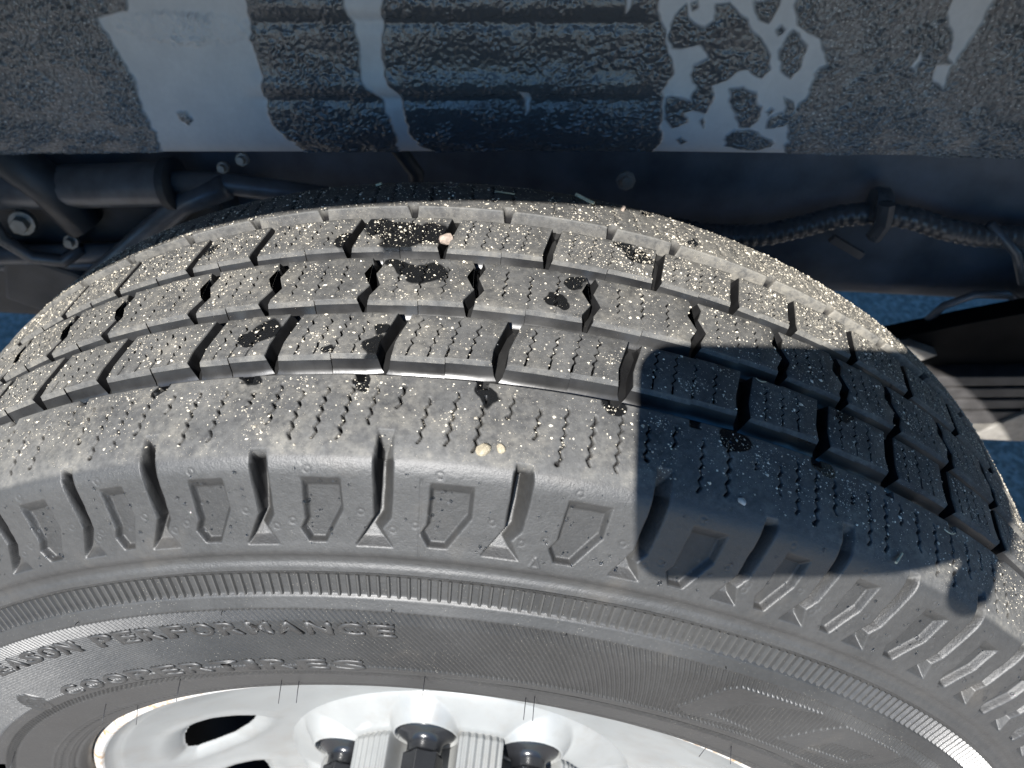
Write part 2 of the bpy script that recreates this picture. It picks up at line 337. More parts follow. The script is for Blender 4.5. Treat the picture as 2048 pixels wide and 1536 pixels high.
def build_panel():
    step = .0007; x = np.arange(-.52, .52, step); nz = 330
    ex = np.array([-.60, -.3622, -.3267, -.222, -.1082, .0074, .1001, .1842, .263, .320, .3493, .60]); ez = np.array([.282, .2953, .2965, .302, .3071, .3127, .3166, .3191, .3217, .3223, .322, .318])
    zb = np.interp(x, ex, ez); t = np.linspace(0, 1, nz)
    Z = zb[None, :] + t[:, None] * (.60 - zb)[None, :]; t2 = t ** 1.5; Z = zb[None, :] + t2[:, None] * (.60 - zb)[None, :]
    X = np.broadcast_to(x, Z.shape)
    # ragged outlines
    jx = (smoothnoise(Z.shape, (60, 200), 1) - .5) * 4 + (smoothnoise(Z.shape, (120, 420), 11) - .5) * 2; jz = (smoothnoise(Z.shape, (60, 200), 2) - .5) * 4
    PX = X * 1000 + jx; PZ = Z * 1000 + jz
    sdb = np.full(Z.shape, 1e9)
    for pl in POLY['bare']: sdb = np.minimum(sdb, poly_sd(PX, PZ, pl))
    sdc = np.full(Z.shape, 1e9)
    for pl in POLY['coat']: sdc = np.minimum(sdc, poly_sd(PX, PZ, pl))
    sd = np.maximum(sdb, -sdc)
    bare = 1 - sstep(sd, -1.0, 1.1)
    # coating texture: droplets and ridges of the sprayed coat
    w = Z.shape
    def cells(mm): return (w[0] * .9 / mm * .95, w[1] * .7 / mm)
    n1 = smoothnoise(w, cells(1.55), 3); n2 = smoothnoise(w, cells(1.15), 4); n3 = smoothnoise(w, cells(9), 5)
    tex = .75 * np.abs(n1 - .5) * 2 + .45 * n2
    amp = .0018 * (.45 + 1.1 * sstep(n3, .35, .65))
    dry = np.exp(-(((X * 1000 + 172) / 45) ** 2 + ((Z * 1000 - 385) / 11) ** 2) * 1.2)             # rough splash over the bare patch
    splash = sstep(dry * (.45 + 1.1 * n1), .30, .62); cover = np.maximum(1 - bare, splash)
    h = cover * (.0004 + amp * tex * (1 + .7 * sstep(np.abs(X), .11, .19)))
    # pressed creases along the panel
    for (x0, x1, za, zb_) in ((-.135, .092, .3935, .4001), (-.145, .095, .3472, .3563)):
        zc = za + (X - x0) / (x1 - x0) * (zb_ - za); fade = sstep(X, x0 - .01, x0 + .015) * (1 - sstep(X, x1 - .015, x1 + .01))
        h += fade * (.0030 * np.exp(-((Z - zc - .006) / .007) ** 2) - .0022 * np.exp(-((Z - zc + .004) / .004) ** 2))
    zr = Z - zb[None, :]; h -= .006 * np.exp(-zr / .006)
    P = np.stack([X, .20 - h, Z], -1)
    damp = np.clip(1 - sstep(np.abs(X * 1000 - 5 + 25 * (n3 - .5)), 120, 190) + .35 * (smoothnoise(w, cells(30), 8) - .4), 0, 1)
    # hem: returns to the back at the bottom edge
    hem = P[:1].copy(); hem = np.concatenate([hem + np.array([0, .022, .004]), hem + np.array([0, .010, -.0022]), hem + np.array([0, .003, -.0012])], 0)
    P = np.concatenate([hem, P], 0); bare = np.concatenate([bare[:1]] * 3 + [bare], 0)
    o = grid('wheel_housing_panel', P, M_PANEL, truck, attrs={'bare': bare, 'damp': np.concatenate([damp[:1]] * 3 + [damp], 0)}); return o
build_panel()
# fender with the arch lip, wheel housing roof, bed
ARCH = np.array([(-.47, -.08), (-.465, .12), (-.44, .25), (-.39, .36), (-.34, .42), (-.29, .456), (-.249, .481), (-.222, .4965), (-.1635, .5240), (-.118, .5367), (-.038, .5478), (.027, .5530), (.09, .5545), (.162, .538), (.22, .508), (.297, .458), (.33, .432), (.36, .40), (.40, .345), (.43, .26), (.445, .12), (.45, -.08)])
def arch(x): return float(np.interp(x, ARCH[:, 0], ARCH[:, 1])) if -.47 < x < .45 else -.08
def fender():
    mb = MB(); xs = [-1.5, -.9, -.4705] + [-.4695 + i * (.919 / 90) for i in range(0, 91)] + [.4505, .9, 1.5]
    xs = sorted(xs); cols = []
    for x in xs:
        z = arch(x); cols.append([(x, -.118, z + .004), (x, -.126, z), (x, -.130, z + .004), (x, -.133, z + .03), (x, -.128, .95)])
    V = [p for c in cols for p in c]; k = 5
    F = [(i * k + j, (i + 1) * k + j, (i + 1) * k + j + 1, i * k + j + 1) for i in range(len(xs) - 1) for j in range(k - 1)]
    mb.add(V, F); return mb.build('fender', M_BODY, truck, smooth=True, auto=40)
fender()
mb = MB(); prof = [(-.120, .60), (-.05, .635), (.08, .645), (.17, .63), (.2005, .598)]; xs = [-1.0, -.5, 0, .5, 1.0]
mb.add([(x, y, z) for x in xs for y, z in prof], [(i * 5 + j, (i + 1) * 5 + j, (i + 1) * 5 + j + 1, i * 5 + j + 1) for i in range(4) for j in range(4)])
mb.build('wheel_housing_roof', M_BED, truck, smooth=True)
MB().box((0, .65, .665), (3.0, .90, .03)).build('bed_floor', M_BED, truck, bevel=.004)
# frame rail behind the housing
mb = MB()
rail = [(-.8, .30), (-.35, .335), (.05, .30), (.30, .295), (.80, .30)]
V = []; secs = []
for x, zt in [(-.9, .29), (-.4, .29), (0, .29), (.4, .30), (.9, .31)]:
    secs.append([(x, .315, zt + .03), (x, .30, zt + .024), (x, .297, zt + .01), (x, .297, zt - .075), (x, .30, zt - .09), (x, .315, zt - .095), (x, .37, zt - .095), (x, .37, zt + .03)])
V = [p for s in secs for p in s]; F = [(i * 8 + j, (i + 1) * 8 + j, (i + 1) * 8 + (j + 1) % 8, i * 8 + (j + 1) % 8) for i in range(4) for j in range(8)]
mb.add(V, F); mb.build('frame_rail', M_RAIL, truck, smooth=True, auto=35)
# ribbed conduit with its clip
pts = [Vector((-.02 + .025 * i, .272 - .004 * math.sin(i), .226 - .012 * math.exp(-((.025 * i - .2) / .1) ** 2) + .016 * math.exp(-((.025 * i - .30) / .05) ** 2) - .006 * max(0, .025 * i - .33) / .1)) for i in range(0, 26)]
fine = []
for i in range(len(pts) - 1):
    for k in range(14): fine.append(pts[i].lerp(pts[i + 1], k / 14))
con = MB().tube(fine, .0085, 12, rfun=lambda i: .0088 if (i // 2) % 2 else .0081).build('conduit', M_HOSE, truck, smooth=True, auto=50)
mb = MB(); mb.tube([(.277, .258, .255), (.279, .256, .240), (.277, .259, .226)], .006, 8).box((.262, .262, .214), (.030, .004, .006), Matrix.Rotation(.5, 3, 'Y')); mb.build('conduit_clip', M_HOSE, con)
MB().lathe_axis([(.011, -.006), (.0125, -.004), (.0125, .004), (.011, .006)], (.278, .272, .2455), (1, 0, -.1), 16).build('clamp_band', M_HOSE, con, smooth=True, auto=40)
# fuel tank: long rounded body whose underside shows below the conduit
mb = MB(); secs = []
for x, s in ((.06, .35), (.10, .7), (.16, .92), (.24, 1.0), (.5, 1.0), (.95, 1.0), (1.0, .8)):
    ring = []
    for k in range(24):
        a = 2 * math.pi * k / 24; cx = math.copysign(abs(math.cos(a)) ** .45, math.cos(a)); cz = math.copysign(abs(math.sin(a)) ** .45, math.sin(a))
        ring.append((x, .42 + .115 * cx * s, .190 + .075 * cz * s))
    secs.append(ring)
V = [p for s in secs for p in s]; n = 24
mb.add(V, [(i * n + j, (i + 1) * n + j, (i + 1) * n + (j + 1) % n, i * n + (j + 1) % n) for i in range(len(secs) - 1) for j in range(n)] + [tuple(range(n))[::-1], tuple((len(secs) - 1) * n + j for j in range(n))])
mb.build('fuel_tank', M_RAIL, truck, smooth=True, auto=60)
# leaf spring: three leaves, clamp, bracket at the right
spring = empty('leaf_spring', truck)
def leaf(x0, x1, zc, th, yc=.255, wd=.06):
    mb = MB(); N = 14; V = []
    for i in range(N + 1):
        x = x0 + (x1 - x0) * i / N; z = zc + .085 * (x - .33) + .10 * (x - .33) ** 2
        V += [(x, yc - wd / 2, z - th / 2), (x, yc + wd / 2, z - th / 2), (x, yc + wd / 2, z + th / 2), (x, yc - wd / 2, z + th / 2)]
    F = [(i * 4 + j, (i + 1) * 4 + j, (i + 1) * 4 + (j + 1) % 4, i * 4 + (j + 1) % 4) for i in range(N) for j in range(4)] + [(0, 1, 2, 3), (N * 4 + 3, N * 4 + 2, N * 4 + 1, N * 4)]
    return mb.add(V, F).build('leaf', M_SPRING, spring, bevel=.0012)
leaf(-.15, .95, .1125, .0105); leaf(-.10, .85, .0990, .0105); leaf(-.05, .72, .0855, .0105); leaf(.0, .60, .0690, .0150)
mb = MB(); N = 10; V = []
for i in range(N + 1):                                        # deep hanger beam above the leaves
    x = .22 + .7 * i / N; zt = .148 + .40 * (x - .31) if x < .42 else .192 + .1 * (x - .42)
    zb_ = .1215 + .085 * (x - .33) + .10 * (x - .33) ** 2
    V += [(x, .235, zb_), (x, .252, zb_), (x, .252, zt), (x, .235, zt)]
mb.add(V, [(i * 4 + j, (i + 1) * 4 + j, (i + 1) * 4 + (j + 1) % 4, i * 4 + (j + 1) % 4) for i in range(N) for j in range(4)] + [(0, 1, 2, 3), (N * 4 + 3, N * 4 + 2, N * 4 + 1, N * 4)])
mb.build('spring_hanger', M_BLACK, truck, bevel=.004)
MB().add([(.40, .222, .052), (.448, .222, .053), (.452, .222, .075), (.436, .222, .089), (.420, .222, .074), (.40, .26, .052), (.448, .26, .053), (.452, .26, .075), (.436, .26, .089), (.420, .26, .074)],
         [(0, 1, 2, 3, 4), (9, 8, 7, 6, 5), (0, 5, 6, 1), (1, 6, 7, 2), (2, 7, 8, 3), (3, 8, 9, 4), (4, 9, 5, 0)]).build('spring_bracket', M_STEEL, spring, bevel=.0015)
MB().add([(.285, .226, .136), (.322, .226, .150), (.345, .226, .142), (.325, .226, .128), (.285, .24, .136), (.322, .24, .150), (.345, .24, .142), (.325, .24, .128)],
         [(0, 1, 2, 3), (7, 6, 5, 4), (0, 4, 5, 1), (1, 5, 6, 2), (2, 6, 7, 3), (3, 7, 4, 0)]).build('bracket_plate', M_STEEL, truck, bevel=.001)
MB().tube([(.335, .25, .150), (.345, .25, .172), (.362, .248, .186), (.385, .25, .187), (.405, .26, .172)], .0030, 8).build('brake_line', M_TUBE, truck, smooth=True)
MB().tube([(.36, .27, .235), (.385, .262, .215), (.40, .26, .19)], .0035, 8).build('cable', M_TUBE, truck, smooth=True)
# left side: tubes, rod, bolts, hose
MB().tube([(-.60, .262, .222), (-.384, .255, .236), (-.245, .250, .250)], .0165, 16).build('exhaust_tube', M_TUBE, truck, smooth=True, auto=50)
MB().lathe_axis([(.0175, -.004), (.0195, -.003), (.0195, .003), (.0175, .004)], (-.243, .25, .2502), (1, -.03, .10), 20).build('tube_clamp', M_DARK, truck, smooth=True, auto=40)
MB().tube([(-.245, .250, .252), (-.20, .252, .251), (-.16, .256, .244), (-.12, .262, .235)], .0085, 12).build('brake_hose', M_TUBE, truck, smooth=True)
MB().tube([(-.20, .246, .252), (-.238, .246, .236), (-.311, .238, .180), (-.36, .235, .14)], .0095, 12).build('shock_absorber', M_TUBE, truck, smooth=True)
MB().tube([(-.70, .262, .160), (-.43, .252, .172), (-.31, .250, .1835), (-.15, .26, .19)], .0085, 12).build('axle_tube', M_TUBE, truck, smooth=True)
MB().tube([(-.70, .268, .142), (-.43, .258, .158), (-.30, .256, .168)], .005, 10).build('brake_line', M_TUBE, truck, smooth=True)
MB().tube([(-.392, .238, .268), (-.392, .235, .24), (-.388, .233, .205), (-.372, .235, .186), (-.352, .24, .180), (-.335, .246, .19)], .0055, 10).build('breather_hose', M_HOSE, truck, smooth=True)
MB().box((-.40, .29, .16), (.36, .05, .13)).build('crossmember', M_DARK, truck, bevel=.006)
MB().tube([(-.385, .246, .30), (-.34, .248, .245), (-.325, .25, .21)], .016, 10).build('shock_mount', M_DARK, truck, smooth=True)
hb = MB(); hb.lathe_axis([(.010, -.003), (.010, .003)], (-.372, .243, .214), (.2, -1, .2), 12).lathe_axis([(.0065, .003), (.0065, .010)], (-.372, .243, .214), (.2, -1, .2), 6); hb.build('bolt', M_STEEL, truck, bevel=.0006)
for c, r in (((-.398, .245, .232), .006), ((-.339, .243, .198), .006), ((-.185, .252, .272), .005), ((-.20, .250, .266), .0045), ((.092, .262, .262), .007)):
    MB().lathe_axis([(r, -.002), (r, .002), (r * .6, .002), (r * .6, .007)], c, (.1, -1, .3), 8).build('bolt', M_STEEL, truck, bevel=.0004)
MB().tube([(-.11, .268, .30), (-.075, .262, .285), (-.06, .26, .262), (-.065, .262, .23)], .006, 8).build('cable', M_DARK, truck, smooth=True)
MB().box((-.375, .275, .135), (.10, .05, .06), Matrix.Rotation(.4, 3, 'Y')).build('axle_bracket', M_DARK, truck, bevel=.004)

# ------------------------------------------------------------------ the wheel
wheel = empty('wheel'); tag(wheel, 'dusty black truck tyre with blocky tread on a silver wheel with black lug nuts', 'wheel')
tyre = empty('tyre', wheel); rim = empty('rim', wheel)
def RC(y): return .370 - .5 * .79 * y * y
DEP = .0072
PROF = [(.36888, -.0535), (.3685, -.057), (.3680, -.062), (.3670, -.069), (.3656, -.0757), (.3641, -.0808), (.3621, -.0849), (.3592, -.0877),
        (.3555, -.0897), (.350, -.0921), (.342, -.0957), (.3345, -.0992), (.3300, -.1014), (.3285, -.1016), (.3265, -.1013), (.3245, -.1018), (.3228, -.1031), (.3212, -.1039)]
PSIDE = [(.3212, -.1039), (.3203, -.1037), (.3197, -.1040), (.3193, -.1034), (.3112, -.1068), (.3108, -.1079), (.3100, -.1083), (.3065, -.1105), (.3005, -.1125), (.2925, -.1130), (.28, -.1137), (.2685, -.1140), (.2650, -.1139), (.2628, -.1135)]
PBEAD = [(.2628, -.1135), (.2575, -.1125), (.2500, -.1108), (.2405, -.1086), (.2385, -.1080), (.2310, -.1052), (.2275, -.1035), (.2250, -.1005), (.2238, -.0965), (.2232, -.0900)]
def resample(prof, step, smooth=True):
    P = np.array(prof)
    if smooth:
        Q = [P[0]]
        for i in range(len(P) - 1):
            p0 = P[max(i - 1, 0)]; p1 = P[i]; p2 = P[i + 1]; p3 = P[min(i + 2, len(P) - 1)]
            for t in np.linspace(0, 1, 13)[1:]:
                # centripetal-ish tangent, clamped
                l1 = np.linalg.norm(p2 - p1); m1 = (p2 - p0) / (np.linalg.norm(p2 - p1) + np.linalg.norm(p1 - p0) + 1e-9) * l1; m2 = (p3 - p1) / (np.linalg.norm(p3 - p2) + np.linalg.norm(p2 - p1) + 1e-9) * l1
                Q.append((2 * t ** 3 - 3 * t ** 2 + 1) * p1 + (t ** 3 - 2 * t ** 2 + t) * m1 + (-2 * t ** 3 + 3 * t ** 2) * p2 + (t ** 3 - t ** 2) * m2)
        P = np.array(Q)
    s = np.concatenate([[0], np.cumsum(np.hypot(*np.diff(P, axis=0).T))]); n = int(round(s[-1] / step)) + 1
    si = np.linspace(0, s[-1], n); R = np.stack([np.interp(si, s, P[:, 0]), np.interp(si, s, P[:, 1])], 1)
    d = np.gradient(R, axis=0); d /= np.linalg.norm(d, axis=1)[:, None]
    N = np.stack([-d[:, 1], d[:, 0]], 1)                       # outward: tangent runs from tread to bead (r down, y to minus)
    return R, N, si
def surf(R, N, th, H):
    r = R[:, 0][:, None] + N[:, 0][:, None] * H; y = R[:, 1][:, None] + N[:, 1][:, None] * H
    return np.stack([r * np.sin(th)[None, :], y, r * np.cos(th)[None, :]], -1)
rad = np.radians
# slots of the shoulder: (angle of the long edge, pitch) as read from the tyre
SL = [-43.0, -37.6, -32.0, -26.6, -20.05, -14.61, -8.06, -1.25, 6.17, 13.65, 20.1, 25.0, 30.0, 36.1, 41.4, 47.0, 52.6, 58.4, 64.2]
NOTCH_Y = lambda i: -.0760 if (i % 2 == 1) else -.0832
def zig(y, y0, y1, th0, slope, amp, period, k0=0):
    pass
def shoulder(mirror=False, step=.0004, t0=-44, t1=64, name='shoulder_rib', mat=None):
    R, N, S = resample(PROF, step); th = np.arange(rad(t0), rad(t1), step / .352)
    nr, nc = len(R), len(th); H = np.zeros((nr, nc)); CL = np.zeros((nr, nc)); U = np.degrees(th)
    rr = R[:, 0] * 1000; yy = R[:, 1] * 1000
    def window(a, b, s0=None, s1=None):
        j0, j1 = np.searchsorted(U, [a, b]); return slice(j0, j1)
    def V_of_r(r): i = np.argmin(np.abs(rr - r)); return S[i] * 1000
    def V_of_y(y): i = np.argmin(np.abs(yy - y)); return S[i] * 1000
    half = nc
    s_edge = V_of_r(362.1)
    K = rad(1) * 350
    for i, t in enumerate(SL):
        if t < t0 - 4 or t > t1 + 4: continue
        pitch = (SL[i + 1] - t) if i + 1 < len(SL) else 5.8
        w = window(t - 3.5, t + 3.5)
        if w.stop - w.start < 4: continue
        px = (U[w][None, :] - t) * K * np.ones((nr, 1)); py = (S * 1000)[:, None] * np.ones((1, w.stop - w.start))
        q = min(1.12, max(.85, pitch / 6.8))
        ytop = V_of_y(NOTCH_Y(i) * 1000)
        pts = [(.12, None), (.05, 359.5), (0, 343), (-.62 * q, 337), (-1.10 * q, 332.4), (1.0 * q, 332.2), (.42 * q, 338.5), (.92 * q, 342.8), (1.04 * q, 351), (1.08 * q, 360), (1.02 * q, None)]
        poly = [(a * K, ytop if r is None else V_of_r(r)) for a, r in pts]
        sd = poly_sd(px, py, poly)
        v = py
        D = np.interp(v, [ytop, s_edge, V_of_r(356), V_of_r(343), V_of_r(337), V_of_r(332.4)], [8.0, 11.0, 10.0, 6.0, 3.8, 2.5])
        ramp_top = (v - ytop) * 1.5 + .4; ramp_bot = (V_of_r(332.3) - v) * 1.1
        leftd = px - np.interp(v, [p[1] for p in poly[:5]], [p[0] for p in poly[:5]])
        rightd = np.interp(v, [ytop, V_of_r(360), V_of_r(351), V_of_r(342.8), V_of_r(338.5), V_of_r(332.2)], [1.02 * K, 1.08 * q * K, 1.04 * q * K, .92 * q * K, .42 * q * K, 1.0 * q * K]) - px
        dep = np.minimum.reduce([D, np.maximum(0, leftd) * 9.0, np.maximum(0, rightd) * np.interp(v, [s_edge, V_of_r(350), V_of_r(338)], [2.6, 1.9, 1.2]), np.maximum(0, ramp_top) * 1.3, np.maximum(0, ramp_bot)])
        dep = np.where(sd < 0, dep, 0)
        H[:, w] = np.minimum(H[:, w], -dep / 1000); CL[:, w] = np.maximum(CL[:, w], sstep(dep, .8, 3.0) * (1 - sstep(leftd - dep / 9.0, .1, .8)) * .95)  # shade of the slot's long wall painted in through this mask
        # pocket half way to the next slot
        c = t + .585 * pitch; w = window(c - 3.2, c + 3.2)
        if w.stop - w.start > 4:
            px = (U[w][None, :] - c) * K * np.ones((nr, 1)); py = (S * 1000)[:, None] * np.ones((1, w.stop - w.start)); q2 = q * (1.0 if pitch > 6 else .86)
            poly = [(a * q2 * K, V_of_r(r)) for a, r in [(-1.08, 356.3), (1.1, 356.4), (1.08, 345), (-.12, 333.4), (-1.15, 333.3), (-1.58, 337.8), (-1.24, 341.3)]]
            sd = poly_sd(px, py, poly); top = (py - V_of_r(356.3))
            dep = np.minimum.reduce([np.full(sd.shape, 2.9), np.maximum(0, -sd) * 3.0, line_d(px, py, poly[1:4]) * 1.9, np.maximum(0, top) * .68])
            H[:, w] = np.minimum(H[:, w], -dep / 1000)
            CL[:, w] = np.maximum(CL[:, w], sstep(dep, 1.6, 2.6) * .22)
        # vent rings beside slot and foot
        for (a, r) in ((-.75, 344.5), (.95 * q, 338.8), (-1.1 + .585 * pitch - .9, 341), (.585 * pitch - .7, 358.6)):
            w = window(t + a - .5, t + a + .5)
            if w.stop - w.start > 2:
                px = (U[w][None, :] - t - a) * K; py = (S * 1000)[:, None] - V_of_r(r); d = np.hypot(px, py)
                H[:, w] += -.00022 * np.exp(-((d - 1.15) / .28) ** 2) * (np.abs(H[:, w]) < 1e-5)
        # three or four zigzag sipes of the rib per pitch
        ns = 5 if pitch > 6.6 else 4
        for k in range(ns):
            a0 = t + .55 + pitch * (k + .35) / ns; y0 = -57.5 - rnd.random() * 2.5 + (rnd.random() < .3) * -3; y1 = -79.0 - rnd.random() * 2.2
            if abs((a0 - t)) < 1.4 or abs(a0 - t - pitch) < .6: y1 = NOTCH_Y(i) * 1000 + 9 if i % 2 else -74
            n = max(4, int((y0 - y1) / 2.0)); pl = []
            for m in range(n + 1):
                y = y0 + (y1 - y0) * m / n; zz = (.095 if m % 2 else -.095) * (0 if m in (0,) else 1)
                pl.append(((a0 + (y0 - y) * -.012 + zz) * K, V_of_y(y)))
            w = window(a0 - 1.2, a0 + 1.2)
            if w.stop - w.start < 4: continue
            px = U[w][None, :] * K * np.ones((nr, 1)); py = (S * 1000)[:, None] * np.ones((1, w.stop - w.start))
            d = line_d(px, py, pl); wid = rnd.uniform(.26, .40)
            sp_ = 1 - sstep(d, wid * .55, wid * 1.35); H[:, w] = np.minimum(H[:, w], -.0030 * sp_); CL[:, w] = np.maximum(CL[:, w], sp_)
            if rnd.random() < .45:
                ex, ey = pl[rnd.choice([0, -1])]; dd = np.hypot(px - ex, py - ey); H[:, w] = np.minimum(H[:, w], -.0022 * (1 - sstep(dd, .5, 1.0))); CL[:, w] = np.maximum(CL[:, w], 1 - sstep(dd, .6, 1.1))
    # small steps cut in the inner edge opposite the cross grooves
    for g in [-43.5, -37.5, -31.5, -26, -20.24, -14.57, -9.22, -2.70, 3.99, 11.25, 15.93, 23.6, 29, 34.6, 40, 46, 52, 58]:
        w = window(g - .9, g + .9)
        if w.stop - w.start < 3: continue
        px = np.abs(U[w][None, :] - g) * K; py = yy[:, None]
        dep = .0062 * (1 - sstep(px, 1.5, 2.1)) * sstep(py, -56.6, -56.0)
        H[:, w] = np.minimum(H[:, w], -dep); CL[:, w] = np.maximum(CL[:, w], sstep(dep, .001, .004))
    # surface life: gentle unevenness, mould seam
    H += (smoothnoise((nr, nc), (nr / 12, nc / 12), 21) - .5) * .00016 + (smoothnoise((nr, nc), (nr / 40, nc / 60), 22) - .5) * .0004
    if not mirror:
        for a in (1.36, 44.0):
            d = np.abs(U[None, :] - a + .0045 * (rr[:, None] - 345) * -1) * K + .25 * (smoothnoise((nr, nc), (nr / 3, nc / 3), 5) - .5)
            H -= .00028 * (1 - sstep(d, .12, .3)) * ((rr < 357) & (rr > 329))[:, None]
        tri = [((8.22 - .30) * K, V_of_r(330.6)), ((8.22 + .30) * K, V_of_r(330.6)), ((8.22) * K, V_of_r(334.3))]
        w = window(7, 9.5); px = U[w][None, :] * K * np.ones((nr, 1)); py = (S * 1000)[:, None] * np.ones((1, w.stop - w.start))
        d = line_d(px, py, tri + tri[:1]); H[:, w] += .0003 * (1 - sstep(d, .2, .45))
    P = surf(R, N, th, H)
    # wall of the rib down to the groove floor
    top = P[0]; rt = np.hypot(top[:, 0], top[:, 2]); rows = []
    rfl = RC(.0535) - DEP
    for f in (1.0, .66, .33, .08):
        r = rt + (rfl - rt) * f; yv = top[:, 1] + .0014 * f
        rows.append(np.stack([r * np.sin(th), yv, r * np.cos(th)], -1))
    P = np.concatenate([np.stack(rows, 0), P], 0); SD = np.concatenate([np.zeros(4), sstep(S * 1000, s_edge - 1.6, s_edge + 1.2)]); CL = np.concatenate([np.full((4, nc), .75 if not mirror else .0), CL], 0)
    if mirror: P[..., 1] *= -1
    return grid(name, P, mat or M_TREAD, tyre, flip=mirror, attrs={'clean_shade': CL, 'side': np.broadcast_to(SD[:, None], CL.shape).copy()})
shoulder()
shoulder(mirror=True, step=.0009, t0=-60, t1=70)
def sidewall():
    step = .0004; R, N, S = resample(PSIDE, step, smooth=False)
    # soften the polyline a little
    for _ in range(2): R[1:-1] = .25 * R[:-2] + .5 * R[1:-1] + .25 * R[2:]
    th = np.arange(rad(-66), rad(57), step / .292); U = np.degrees(th); nr, nc = len(R), len(th); rr = R[:, 0] * 1000
    TH = np.broadcast_to(U[None, :], (nr, nc)); RR = np.broadcast_to(rr[:, None], (nr, nc)); H = np.zeros((nr, nc))
    top, bot = 306.3, 267.9
    a = .115 - .04 * sstep(TH, 8, 24) + .02 * sstep(-TH, 10, 40)
    ph = (TH + a * (RR - 306.3)) * 837 / 360
    tri = np.abs((ph % 1) - .5) * 2
    hat = .0009 * sstep(tri, .2, .8)
    mask = sstep(-RR, -top, -top + .5) * sstep(RR, bot, bot + .5)
    K = rad(1) * 290
    S1 = [(22.65, 275.2), (24.16, 295.7), (25.06, 300.5), (32.6, 301.3), (30.53, 298.4), (27.0, 291.5), (25.4, 276.5), (30.6, 273.3), (23.8, 271.5)]
    S2 = [(33.07, 274.7), (34.44, 292), (35.55, 299.9), (42.3, 299.8), (43.0, 298.5), (43.3, 291), (41.4, 278), (39.5, 275.8)]
    S2i = [(36.06, 277), (36.98, 287.5), (41.4, 291.2), (41.0, 280)]
    f1 = poly_sd(TH * K, RR, [(x * K, y) for x, y in S1]); f2 = poly_sd(TH * K, RR, [(x * K, y) for x, y in S2]); f2i = poly_sd(TH * K, RR, [(x * K, y) for x, y in S2i])
    flat = np.maximum(1 - sstep(f1, -.3, .3), (1 - sstep(f2, -.3, .3)) * sstep(f2i, -.3, .3))
    edge = np.exp(-(f1 / .5) ** 2) + np.exp(-(f2 / .5) ** 2) + np.exp(-(f2i / .5) ** 2)
    H += hat * mask * (1 - flat) - .0009 * mask * (1 - flat) + flat * .00005 + edge * .00025 * mask
    H += .00035 * np.exp(-((RR - 268.1) / .45) ** 2) * (.4 + .6 * sstep(tri, .3, .7))
    # round emblem left of the lower word
    cx, cr = -41.8, 270.4; d = np.hypot((TH - cx) * K * .95, (RR - cr)); near = d < 12
    H = np.where(near & (d < 8.2), H * .3, H)
    for q in (7.6, 4.0): H += .00045 * np.exp(-((d - q) / .42) ** 2)
    H += (smoothnoise((nr, nc), (nr / 14, nc / 14), 31) - .5) * .00010 + (smoothnoise((nr, nc), (nr / 50, nc / 80), 32) - .5) * .0004
    return grid('sidewall', surf(R, N, th, H), M_SIDE, tyre)
sidewall()
def bead():
    step = .0005; R, N, S = resample(PBEAD, step); th = np.arange(rad(-70), rad(57), step / .25); U = np.degrees(th)
    nr, nc = len(R), len(th); rr = R[:, 0] * 1000; TH = np.broadcast_to(U[None, :], (nr, nc)); RR = np.broadcast_to(rr[:, None], (nr, nc)); H = np.zeros((nr, nc))
    ph = (TH - .30 * (RR - 260)) * 520 / 360; tri = np.abs((ph % 1) - .5) * 2
    ring = sstep(RR, 257.2, 257.7) * (1 - sstep(RR, 262.0, 262.5)); H += ring * (-.0007 + .0006 * sstep(tri, .25, .75))
    ph2 = TH * 420 / 360; tri2 = np.abs((ph2 % 1) - .5) * 2
    H += .0004 * np.exp(-((RR - 239.8) / .5) ** 2) + .0003 * np.exp(-((RR - 233) / .4) ** 2) + .00035 * sstep(tri2, .4, .6) * np.exp(-((RR - 236.5) / .8) ** 2)
    H -= .0006 * np.exp(-((RR - 229.5) / .8) ** 2)
    H += (smoothnoise((nr, nc), (nr / 14, nc / 14), 41) - .5) * .0001
    return grid('bead', surf(R, N, th, H), M_SIDE, tyre)
bead()
# tread floor between the blocks, and the plain rest of the carcass round the tyre
yf = np.linspace(-.0525, .0525, 36); th = np.radians(np.arange(-180, 180, 1.0))
Rf = RC(yf) - DEP
P = np.stack([Rf[:, None] * np.sin(th)[None], np.broadcast_to(yf[:, None], (36, 360)), Rf[:, None] * np.cos(th)[None]], -1)
grid('tread_base', P, M_GROOVE, tyre, flip=True, wrap=True)
mb = []
def rest(prof, a0, a1, mat, name, mirror=False, stepdeg=1.5):
    R, N, S = resample(prof, .003, smooth=False); th = np.radians(np.linspace(a0, a1, int((a1 - a0) / stepdeg)))
    P = surf(R, N, th, np.zeros((len(R), len(th))))
    if mirror: P[..., 1] *= -1
    return grid(name, P, mat, tyre, flip=mirror)
rest([(.3605, -.0520)] + PROF, 64, 316, M_TREAD, 'shoulder_rib'); rest(PSIDE + PBEAD[1:], 57, 290, M_SIDE, 'sidewall')
rest([(.3605, -.0520)] + PROF, 70, 300, M_TREAD, 'shoulder_rib', True); rest(PSIDE + PBEAD[1:], 0, 360, M_SIDE, 'inner_sidewall', True)

